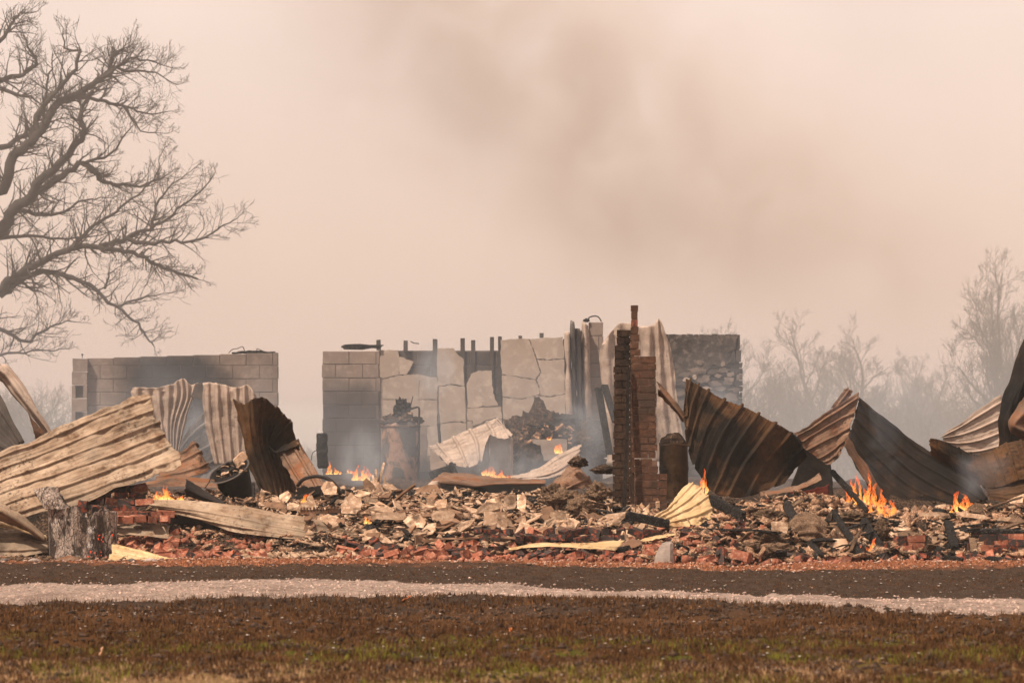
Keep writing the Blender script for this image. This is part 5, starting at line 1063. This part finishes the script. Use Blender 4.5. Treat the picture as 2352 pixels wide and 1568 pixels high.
# ------------------------------------------------------------------ insulation clumps
def clump(c, s, lab, seed, mat='insul', strands=260, name='insulation_clump'):
    r = empty(name, c, lab, 'insulation', None)
    b = lump('body', c, s, M[mat], r, .5, 5, seed, 2.6, .25)
    m = MB(); q = np.random.default_rng(seed)
    for k in range(strands):
        d = q.normal(size=3); d /= np.linalg.norm(d); p = np.array(c)+d*np.array(s)*(1+.38*float(fbm(d*2.6+seed*5.1, 5))); t = d*.4+q.normal(size=3)*1.; L = .008+.02*q.random(); a = np.cross(t, (0, 1, .1)); a = a/(np.linalg.norm(a)+1e-6)*.004
        b0 = len(m.v); m.v += [tuple(p-a), tuple(p+a), tuple(p+t*L)]; m.f.append((b0, b0+1, b0+2))
    props(m.build('fibres', M[mat], r), kind='stuff')
for i, (f, x, y, Y, w_, h_, lab) in enumerate(((z3, 900, 1090, 44.8, 150, 70, 'broad brown insulation clump left of the pillar'), (z3, 1000, 1140, 44.2, 90, 70, 'fluffy brown insulation clump at the heap centre'), (z3, 830, 1050, 45.2, 80, 60, 'dark insulation tuft behind the broad clump'),
    (z3, 1120, 1030, 45, 70, 60, 'brown insulation lump close to the steel upright'),
    (z5, 60, 1330, 42.0, 110, 50, 'matted brown insulation left of the draped mat'), (z5, 110, 1410, 41.6, 120, 40, 'low brown insulation mat at the heap foot'), (z5, -60, 1400, 41.6, 90, 40, 'flattened brown insulation mat beside the brick heap'),
    (z5, 60, 1190, 43.2, 100, 40, 'brown insulation layer under the small red panel'), (z5, 620, 1200, 43, 110, 40, 'brown insulation clump below the big flames'), (z5, 800, 1280, 42.3, 50, 60, 'grey brown clump beside the flaming plank'), (z1, 790, 1500, 40.9, 40, 16, 'small dark turf clump beside the yellow fanned sheet'))):
    s_ = f(1, 0, Y)[0]-f(0, 0, Y)[0]; clump(f(x, y, Y), (w_*s_*.8, w_*s_*.7, h_*s_*.8), lab, i+1)
for c_, s_, lab in ((z3(990, 840, 47.1), (.10, .07, .06), 'charred crest on top of the tent shaped sheet'), (z3(1170, 890, 46.5), (.15, .12, .05), 'dark charred lump against the pillar side')):
    props(lump('charred_lump', c_, s_, M['ash'], None, .3, 4, 13, 2, .2), lab, 'charred lump')
# draped mat over the charred beam
sheet('insulation_mat', 'brown insulation mat draped over the charred beam', rows(z5, 42.1, [(205, 1235, .3), (270, 1200, .3), (350, 1205, .3), (410, 1260, .3)], [(220, 1280, -.1), (280, 1260, -.15), (350, 1265, -.15), (418, 1310, -.1)], [(290, 1350, -.2), (330, 1370, -.25), (370, 1375, -.25), (420, 1390, -.2)]), M['insul'], cat='insulation', thick=.03, n=5, axis='u', amp=.03, edge=.6, duty=.3, dent=.04, dfreq=6, rag=.02, seed=90, nu=60, nv=60)

# ------------------------------------------------------------------ fires
rnd = random.Random(55)
def fire(f, x, y, Y, w_, h_, lab, n_=7):
    s = f(1, 0, Y)[0]-f(0, 0, Y)[0]; W_, Hh = w_*s, h_*s; b = f(x, y, Y); r = empty('fire', b, lab, 'fire')
    n_ = int(n_*1.7)
    for k in range(n_):
        ox = (k+.5)/n_-.5+rnd.uniform(-.08, .08); hh = Hh*1.2*(1-1.1*abs(ox)**1.3)*rnd.choice((.35, .5, .7, .9, 1.1))*rnd.uniform(.85, 1.1); rr = W_/n_*1.5*rnd.uniform(.7, 1.5)*(1. if n_ > 3 else .75)
        rr = min(rr, hh*.5)
        V = []; UV = []; ph = rnd.random()*6; ph2 = rnd.random()*6; nr, ns = 20, 10; lean = rnd.uniform(-.25, .35)
        for i in range(nr):
            t = i/(nr-1); ra = rr*((t+.08)**.45)*((1-t)**.75)*1.25+.001
            ra *= 1+.25*math.sin(t*11+ph2)
            cx_ = ox*W_+(math.sin(t*5+ph)*.55*t+lean*t)*rr*1.6; cy_ = math.cos(t*4+ph)*.5*t*rr
            for q in range(ns):
                a = q/ns*6.283+t*2; V.append((b[0]+cx_+ra*math.cos(a), b[1]+(k % 3-1)*.05+cy_+ra*.8*math.sin(a), b[2]-.03+t*hh)); UV.append((q/ns, t))
        V = np.array(V); tt = np.array(UV)[:, 1:]; V = V+rr*.9*tt*np.stack([fbm(V*11+k, 3), .5*fbm(V*11+40, 3), .6*fbm(V*9+80, 3)], -1)
        F = [(i*ns+q, i*ns+(q+1) % ns, (i+1)*ns+(q+1) % ns, (i+1)*ns+q) for i in range(nr-1) for q in range(ns)]
        mk('flame', V, F, M['flame'], r, True, UV)
for a in ((z1, 1075, 1072, 44.2, 120, 95, 'round orange fire burning behind the tan blade sheet', 9), (z1, 1180, 1072, 44.2, 40, 35, 'small flame beside the round orange fire', 3),
          (z2, 648, 905, 51, 34, 65, 'thin red flame at the foot of the block wall end', 2), (z2, 700, 905, 51, 70, 42, 'low pale flames right of the thin red flame', 4), (z2, 857, 945, 50.5, 120, 95, 'broad orange fire smoking before the block wall end', 7), (z2, 780, 900, 51, 40, 30, 'tiny flame between the two fires by the wall end', 2),
          (z2, 505, 1112, 44.6, 80, 80, 'flickering fire under the foot of the door panel', 5), (z3, 475, 938, 52.6, 150, 62, 'bright fire at the foot of the metal cabinet', 8), (z3, 405, 915, 52.6, 70, 60, 'wispy flame left of the fire by the cabinet', 3), (z3, 862, 772, 54.3, 50, 75, 'slanting flame on the front of the boiler', 3), (z3, 802, 682, 54.5, 26, 26, 'small flame high on the boiler', 2),
          (z4, 728, 1112, 44.3, 42, 115, 'tall thin flame beside the dark corrugated sheet edge', 2), (z5, 660, 1160, 44.4, 240, 240, 'big orange fire under the huge sooty sheet', 11), (z5, 800, 1215, 43.8, 210, 175, 'bright leaping fire before the big orange fire', 9), (z5, 560, 1160, 44.5, 110, 60, 'low flames left of the big orange fire', 5),
          (z5, 1340, 1165, 44.0, 190, 130, 'fire burning at the lower end of the huge sooty sheet', 8), (z5, 1682, 1168, 43.6, 34, 48, 'tiny flame on the crest of the right heap', 2), (z5, 725, 1415, 41.8, 110, 95, 'low fire licking the broad charred plank', 6), (z2, 900, 1225, 42.9, 40, 50, 'small ember flame in the plaster rubble', 3)):
    fire(*a)

# ------------------------------------------------------------------ trees
def grow(m, p, d, L, r, depth, rg, gn=7, up=.12, spread=.75, minr=.004, sides=5, jit=.22, plane=None):
    """one branch as a wavering tube, with side branches"""
    n_ = 6 if depth > 1 else 4; pts = [p]; dd = d.copy()
    for i in range(n_):
        dd = dd+rg.normal(size=3)*jit*np.array((1, .7, 1))+np.array((0, 0, up*.4)); dd /= np.linalg.norm(dd); pts.append(pts[-1]+dd*L/n_)
    rad = [max(minr, r*(1-.72*i/n_)) for i in range(n_+1)]
    m.tube(pts, rad, sides if r > .02 else 3, cap=False)
    if depth <= 0: return
    k = gn if depth > 1 else max(3, gn-2)
    for j in range(k):
        t = .25+.75*(j+rg.random())/k; i = min(int(t*n_), n_-1); q = pts[i]+(pts[i+1]-pts[i])*(t*n_-i)
        base = pts[i+1]-pts[i]; base = base/np.linalg.norm(base); s = rg.normal(size=3)*np.array((1, .8, 1)); s -= base*s.dot(base); s /= np.linalg.norm(s)+1e-6
        nd = base*(1-spread*.5)+s*spread+np.array((0, 0, up)); nd /= np.linalg.norm(nd)
        grow(m, q, nd, L*(.42+.3*rg.random())*(1.15-.5*t), max(minr, rad[i]*.55), depth-1, rg, gn, up, spread, minr, sides, jit)
rg = np.random.default_rng(5)
TY = 70.0
rtree = empty('oak_tree', (z8(-330, 0, TY)[0], TY, 0), 'large bare spreading oak tree overhanging the left of the ruin', 'tree')
tk = MB(); tx = z8(-330, 0, TY)[0]
tk.tube([(tx, TY, -.2), (tx+.05, TY, .4), (tx+.12, TY, 1.2), (tx+.05, TY, 2.2), (tx+.15, TY, 3.2)], [.55, .45, .40, .38, .36], 14); tk.build('trunk', M['bark'], rtree, True)
limbs = [
 (.20, [(-330, 700), (-200, 640), (0, 800, -.5), (60, 655, -.6), (150, 580, -.5), (230, 450, -.3), (330, 390, 0), (430, 325, .2), (462, 285, .3), (472, 238, .3), (520, 200, .3)]),
 (.06, [(430, 325, .2), (520, 262, .2), (600, 250, .4), (720, 285, .5)]), (.05, [(470, 285, .3), (560, 300, .1), (640, 305, .1), (740, 355, 0)]),
 (.075, [(230, 440, -.3), (310, 410, .5), (430, 430, .8), (530, 445, .9), (600, 470, 1), (700, 470, 1)]), (.045, [(520, 445, .9), (560, 500, .8), (590, 545, .8), (690, 560, .8)]),
 (.22, [(-330, 1050), (-150, 1020), (0, 970, .2), (50, 885, .2), (130, 830, .1), (155, 765, 0), (260, 680, 0), (330, 600, -.2), (350, 545, -.3), (340, 470, -.3), (390, 380, -.3)]),
 (.11, [(130, 830, .1), (260, 740, .4), (350, 690, .4), (420, 750, .4), (520, 780, .6), (620, 770, .8), (700, 735, 1)]), (.05, [(350, 690, .4), (450, 650, .1), (520, 570, 0), (560, 500, 0)]),
 (.15, [(-330, 1150), (-100, 1250), (0, 1212, -.3), (60, 1160, -.4), (170, 1100, -.5), (300, 1040, -.6), (420, 1040, -.6), (560, 1062, -.5), (640, 1100, -.5), (700, 1125, -.5), (830, 1172, -.4)]),
 (.07, [(420, 1035, -.6), (520, 1000, -.4), (640, 955, -.2), (740, 890, 0), (830, 815, .2), (890, 745, .3)]), (.07, [(520, 1000, -.5), (600, 1020, -.6), (700, 1015, -.7), (800, 1010, -.8), (900, 970, -.9), (990, 920, -1)]),
 (.06, [(300, 1040, -.6), (380, 960, -.3), (470, 900, -.2), (560, 820, 0), (640, 760, .1), (680, 640, .2)]), (.05, [(640, 955, -.2), (660, 860, -.1), (720, 780, 0), (800, 720, 0)]),
 (.10, [(0, 1240, -.3), (70, 1190, -.3), (180, 1140, -.4), (280, 1160, -.5), (380, 1200, -.6), (470, 1280, -.7), (560, 1340, -.8), (610, 1410, -.8), (645, 1450, -.8)]), (.04, [(440, 1210, -.6), (460, 1160, -.5), (500, 1120, -.5)]), (.04, [(500, 1290, -.7), (560, 1260, -.6), (640, 1240, -.6), (700, 1230, -.6)]),
 (.08, [(-200, 400), (0, 165, .4), (45, 110, .4), (70, 65, .4), (150, 50, .5)]), (.09, [(-200, 380), (0, 330, .5), (100, 308, .5), (148, 258, .5), (120, 200, .5), (100, 150, .5)]), (.06, [(0, 370, .4), (90, 400, .3), (150, 420, .3), (200, 520, .2)]),
 (.07, [(-150, 1300), (0, 1378, 0), (100, 1430, .1), (180, 1390, .2), (240, 1360, .3), (310, 1350, .4)]), (.05, [(-100, 1480), (0, 1490, 0), (100, 1480, .1), (200, 1470, .3), (260, 1465, .3)]), (.06, [(60, 1160, -.4), (130, 1210, -.3), (200, 1240, -.3)]),
 (.09, [(150, 580, -.5), (160, 480, -.4), (240, 380, -.3), (310, 300, -.3), (335, 220, -.3), (275, 200, -.3), (265, 130, -.3)]), (.08, [(0, 620, .3), (120, 560, .5), (180, 440, .6), (200, 330, .6), (230, 250, .6)]),
 (.07, [(60, 880, .2), (160, 900, .5), (260, 890, .6), (360, 840, .8), (450, 830, .9)]), (.06, [(0, 1000, .5), (100, 990, .6), (230, 1000, .7), (360, 990, .7), (430, 930, .7)])]
lm = MB(); tw = MB()
for r0, pts in limbs:
    C = np.array([z8(p[0], p[1], TY+(p[2] if len(p) > 2 else 0)*1.3) for p in pts]); L = np.linalg.norm(np.diff(C, axis=0), axis=1).sum(); n_ = max(10, int(L/.12))
    Q = crom(C, np.linspace(0, 1, n_)); Q[1:-1] += rg.normal(size=(n_-2, 3))*.018
    rad = r0*.70*(1-.82*np.linspace(0, 1, n_)**.8); lm.tube(Q, rad, 8, cap=False)
    nb = int(L/.07)
    for k in range(nb):
        t = (.04 if r0 < .12 else .22)+(.96 if r0 < .12 else .78)*(k+rg.random())/nb; i = min(int(t*(n_-1)), n_-2); b = Q[i+1]-Q[i]; b /= np.linalg.norm(b)+1e-9
        s = rg.normal(size=3)*np.array((1, .8, 1)); s -= b*s.dot(b); s /= np.linalg.norm(s); d = b*.5+s*.75+np.array((.1, 0, .18)); d /= np.linalg.norm(d)
        grow(tw, Q[i], d, (.22+.5*rg.random())*(1.25-.55*t), min(.022, rad[i]*.5), 2 if rg.random() < .45 else 1, rg, 4, .14, .62, .0032, 4, .19)
    grow(tw, Q[-1], b, .25, .010, 2, rg, 5, .1, .6, .0032, 4, .19)
lm.build('limbs', M['bark'], rtree, True); tw.build('crown', M['bark'], rtree)
# background trees along the field edge
def bare_tree(seed, h, r, lean=0, gn=7, name='crown'):
    q = np.random.default_rng(seed); t = MB(); c = MB(); pts = [np.zeros(3)]; d = np.array((lean, 0, 1.))
    for i in range(8): d = d+q.normal(size=3)*.10; d[2] = max(d[2], .6); d /= np.linalg.norm(d); pts.append(pts[-1]+d*h*.09)
    rad = [r*(1-.6*i/8) for i in range(9)]; t.tube(pts, rad, 8)
    for k in range(11):
        i = 2+int(q.random()*6.9); a = q.random()*6.283; s = np.array((math.cos(a), math.sin(a)*.8, .55+.7*q.random())); s /= np.linalg.norm(s)
        grow(c, pts[min(i, 8)], s, h*(.24+.2*q.random())*(1.15-.05*i), rad[min(i, 8)]*.6, 3, q, gn, .22, .7, .006, 4, .2)
    grow(c, pts[-1], d, h*.3, rad[-1]*.8, 3, q, gn, .2, .7, .006, 4, .2)
    return t, c
protos = []
for k in range(4):
    t, c = bare_tree(20+k, 5.6, .14, (-.15, .1, .25, -.05)[k], 6)
    tm = bpy.data.meshes.new('trunk'); tm.from_pydata(t.v, [], t.f); tm.materials.append(M['bark']); cm = bpy.data.meshes.new('crown'); cm.from_pydata(c.v, [], c.f); cm.materials.append(M['bark']); protos.append((tm, cm))
TG = 'bare trees along the field edge'
def put_tree(k, dx, ytop, Y, lab, rz=0., wide=1.):
    hh = zat(ytop+42, Y)/5.6/.92; e_ = empty('bare_tree', (xat(dx, Y), Y, -.1), lab, 'tree', TG); e_.rotation_euler[2] = rz; e_.scale = (hh*wide, hh*wide, hh)
    for nm, me in zip(('trunk', 'crown'), protos[k]):
        o = bpy.data.objects.new(nm, me); col.objects.link(o); o.parent = e_
for i, (dx, yt, Y, k, rz, wd, lab) in enumerate(((1742, 735, 100, 0, .3, .9, 'bare leaning tree just right of the scorched stone wall'), (1660, 745, 112, 2, 1.2, .7, 'faint bare tree peeking over the scorched stone wall'), (1830, 790, 108, 1, 2.2, .9, 'thin bare tree between the leaning tree and forked tree'),
     (1905, 725, 104, 3, .9, 1., 'forked bare tree behind the ridge fold'), (1990, 735, 106, 1, 3.9, 1., 'bare tree with crooked trunk right of the forked tree'), (2075, 800, 112, 2, 4.4, 1., 'low bushy bare tree above the huge sooty sheet'), (2150, 790, 110, 0, 5.1, 1., 'low hazy bare tree left of the tall pair'),
     (2278, 610, 96, 3, 2.6, .75, 'tall bare tree, left one of the tall pair'), (2345, 625, 98, 1, 1.7, .85, 'tall bare tree, right one of the tall pair'), (2200, 850, 118, 2, 0., 1.2, 'short hazy bare tree below the tall pair'),
     (60, 860, 92, 0, 2.9, 1., 'small bare tree seen through the bent pale strip'), (140, 930, 110, 2, 1.1, 1.1, 'faint low tree left of the block pilaster'), (-20, 850, 96, 1, .4, 1., 'small bare tree behind the grey dark sheet'), (690, 975, 140, 2, .7, 1., 'very faint low tree in the gap between the block walls'))):
    put_tree(k, dx, yt, Y, lab, rz, wd)
# undergrowth below the trees reads as one mass
un = MB(); q = np.random.default_rng(9)
for k in range(230):
    Y = q.uniform(100, 122); dx = q.uniform(1560, 2420) if k < 190 else (q.uniform(-60, 190) if k < 218 else q.uniform(640, 745)); h_ = q.uniform(.9, 2.6) if k < 218 else q.uniform(.5, 1.)
    for j in range(3):
        a = q.random()*6.283; grow(un, np.array((xat(dx, Y)+q.normal()*.2, Y+q.normal()*.2, -.1)), np.array((math.cos(a)*.35, math.sin(a)*.35, .9)), h_*q.uniform(.6, 1), .03, 2, q, 7, .15, .7, .009, 3, .2)
o = un.build('undergrowth', M['bark']); props(o, 'hazy thicket of bare brush below the field edge trees', 'brush', kind='stuff')

# ------------------------------------------------------------------ air: haze and smoke
def volbox(name, x0, x1, y0, y1, z0, z1_, mat, label):
    o = MB().box(((x0+x1)/2, (y0+y1)/2, (z0+z1_)/2), (x1-x0, y1-y0, z1_-z0)).build(name, mat); props(o, label, name, kind='stuff'); return o
def m_vol(name, color, dens, aniso=.0, absorb=None, build=None):
    t = NT(name); t.t.nodes.remove(t.b); v = t.n('ShaderNodeVolumePrincipled'); v.inputs['Color'].default_value = color+(1,); v.inputs['Density'].default_value = dens; v.inputs['Anisotropy'].default_value = aniso
    if absorb: v.inputs['Absorption Color'].default_value = absorb+(1,)
    t.l(v.outputs[0], t.out.inputs['Volume'])
    if build: t.l(build(t), v.inputs['Density'])
    return t.m
volbox('haze', -40, 40, -3, 150, -1.5, 16, m_vol('haze', (.95, .90, .86), .0005), 'thin smoky haze filling the air')
volbox('smoke', -34, 34, 58.9, 128, -1.2, 9.5, m_vol('far_smoke', (.93, .85, .80), .0125), 'drifting smoke bank hanging behind the ruin')
volbox('smoke', -140, 140, 128.2, 900, -1.2, 2.4, m_vol('low_smoke', (.95, .86, .80), .012), 'low smoke lying over the far field')
def near_d(t):
    g = t.n('ShaderNodeNewGeometry').outputs['Position']; sp = t.n('ShaderNodeSeparateXYZ'); t.l(g, sp.inputs[0])
    def ramp(src, a, b, o0, o1):
        m = t.n('ShaderNodeMapRange', interpolation_type='SMOOTHSTEP'); m.inputs[1].default_value = a; m.inputs[2].default_value = b; m.inputs[3].default_value = o0; m.inputs[4].default_value = o1; t.l(src, m.inputs[0]); return m.outputs[0]
    n1 = t.noise(t.pos((.8, .4, .5)), 1.0, 6, .62, .44, .66, .12, 1.6, .9)
    amb = t.math('MULTIPLY', t.math('MULTIPLY', n1, ramp(sp.outputs['Y'], 46.2, 50, 0., 1.)), ramp(sp.outputs['Z'], 1.2, 3.0, 1., .15))
    n3 = t.noise(t.pos((1.3, .8, .8)), 1.7, 6, .62, .44, .62, 0, 1.6, 1.2)
    tot = None
    for (dx_, dy_, Y_, rx2, rz2, k_) in ((840, 1060, 50, .45, .55, 1.), (905, 1010, 52, .4, .6, .35), (1000, 850, 55, .35, .5, .9), (1130, 1060, 52, .6, .35, .7), (1245, 1080, 52, .7, .35, .7), (1340, 1010, 54, .45, .8, .6), (430, 1000, 51, .6, .5, .6), (1640, 960, 52, .5, .6, .6)):
        q = P(dx_, dy_, Y_); ex = t.math('DIVIDE', t.math('SUBTRACT', sp.outputs['X'], float(q[0])), rx2); ez = t.math('DIVIDE', t.math('SUBTRACT', sp.outputs['Z'], float(q[2])), rz2); ey = t.math('DIVIDE', t.math('SUBTRACT', sp.outputs['Y'], Y_), 1.6)
        r2 = t.math('ADD', t.math('ADD', t.math('MULTIPLY', ex, ex), t.math('MULTIPLY', ez, ez)), t.math('MULTIPLY', ey, ey))
        w_ = ramp(r2, 1.0, 0., 0., k_); tot = w_ if tot is None else t.math('ADD', tot, w_)
    puff = t.math('MULTIPLY', t.math('MULTIPLY', tot, n3), .42)
    d = t.math('ADD', t.math('MULTIPLY', amb, .055), puff)
    return t.math('MULTIPLY', d, ramp(sp.outputs['Z'], 3.0, 3.9, 1., 0.))
volbox('smoke', -9, 9, 46, 60, .2, 4.0, m_vol('near_smoke', (.60, .64, .71), .02, build=near_d), 'blue grey smoke drifting through the ruin')
def plume_d(t):
    g = t.n('ShaderNodeTexCoord').outputs['Generated']; sp = t.n('ShaderNodeSeparateXYZ'); t.l(g, sp.inputs[0])
    # axis of the plume leans left as it rises: centre x in box units
    cxn = t.math('SUBTRACT', .70, t.math('MULTIPLY', sp.outputs['Z'], .62))
    wob = t.noise(t.pos((.16, .16, .16)), 1.0, 4, .55, 0, 1, -.16, .16)
    dx = t.math('ABSOLUTE', t.math('ADD', t.math('SUBTRACT', sp.outputs['X'], cxn), wob))
    m = t.n('ShaderNodeMapRange', interpolation_type='SMOOTHSTEP'); m.inputs[1].default_value = .0; m.inputs[2].default_value = .25; m.inputs[3].default_value = 1; m.inputs[4].default_value = 0; t.l(dx, m.inputs[0])
    ed = t.n('ShaderNodeMapRange', interpolation_type='SMOOTHSTEP'); ed.inputs[1].default_value = .06; ed.inputs[2].default_value = .3; t.l(sp.outputs['Z'], ed.inputs[0])
    n2 = t.noise(t.pos((.55, .4, .5)), 1.0, 7, .6, .36, .66, .0, 1.7, .8)
    return t.math('MULTIPLY', t.math('MULTIPLY', t.math('MULTIPLY', m.outputs[0], n2), ed.outputs[0]), .15)
volbox('smoke', -8.0, 15, 72, 79, 2.2, 14.5, m_vol('plume_smoke', (.80, .62, .51), .05, build=plume_d), 'dark smoke plume leaning over the ruin')
def wisp_d(t):
    g = t.n('ShaderNodeTexCoord').outputs['Generated']; sp = t.n('ShaderNodeSeparateXYZ'); t.l(g, sp.inputs[0])
    e = None
    for o_ in ('X', 'Y', 'Z'):
        a = t.math('MULTIPLY', t.math('SUBTRACT', 1., t.math('ABSOLUTE', t.math('SUBTRACT', t.math('MULTIPLY', sp.outputs[o_], 2.), 1.))), 1.8); e = a if e is None else t.math('MINIMUM', e, a)
    e = t.math('MINIMUM', e, 1.)
    return t.math('MULTIPLY', t.math('MULTIPLY', e, t.noise(t.pos((1.2, 1, .9)), 1.5, 6, .62, .47, .66, 0, 1.5, 1.)), .25)
wm = m_vol('wisp_smoke', (.62, .68, .78), .1, build=wisp_d)
for (x0_, x1_, y0_, y1_, Ya, Yb, lab) in ((1900, 2120, 860, 1130, 44.5, 45.4, 'bluish smoke wisp over the huge sooty sheet'), (2200, 2340, 1040, 1150, 43.4, 44.4, 'bluish smoke wisp over the crest of the right heap')):
    volbox('smoke', xat(x0_, Ya), xat(x1_, Ya), Ya, Yb, zat(y1_, Ya), zat(y0_, Ya), wm, lab)
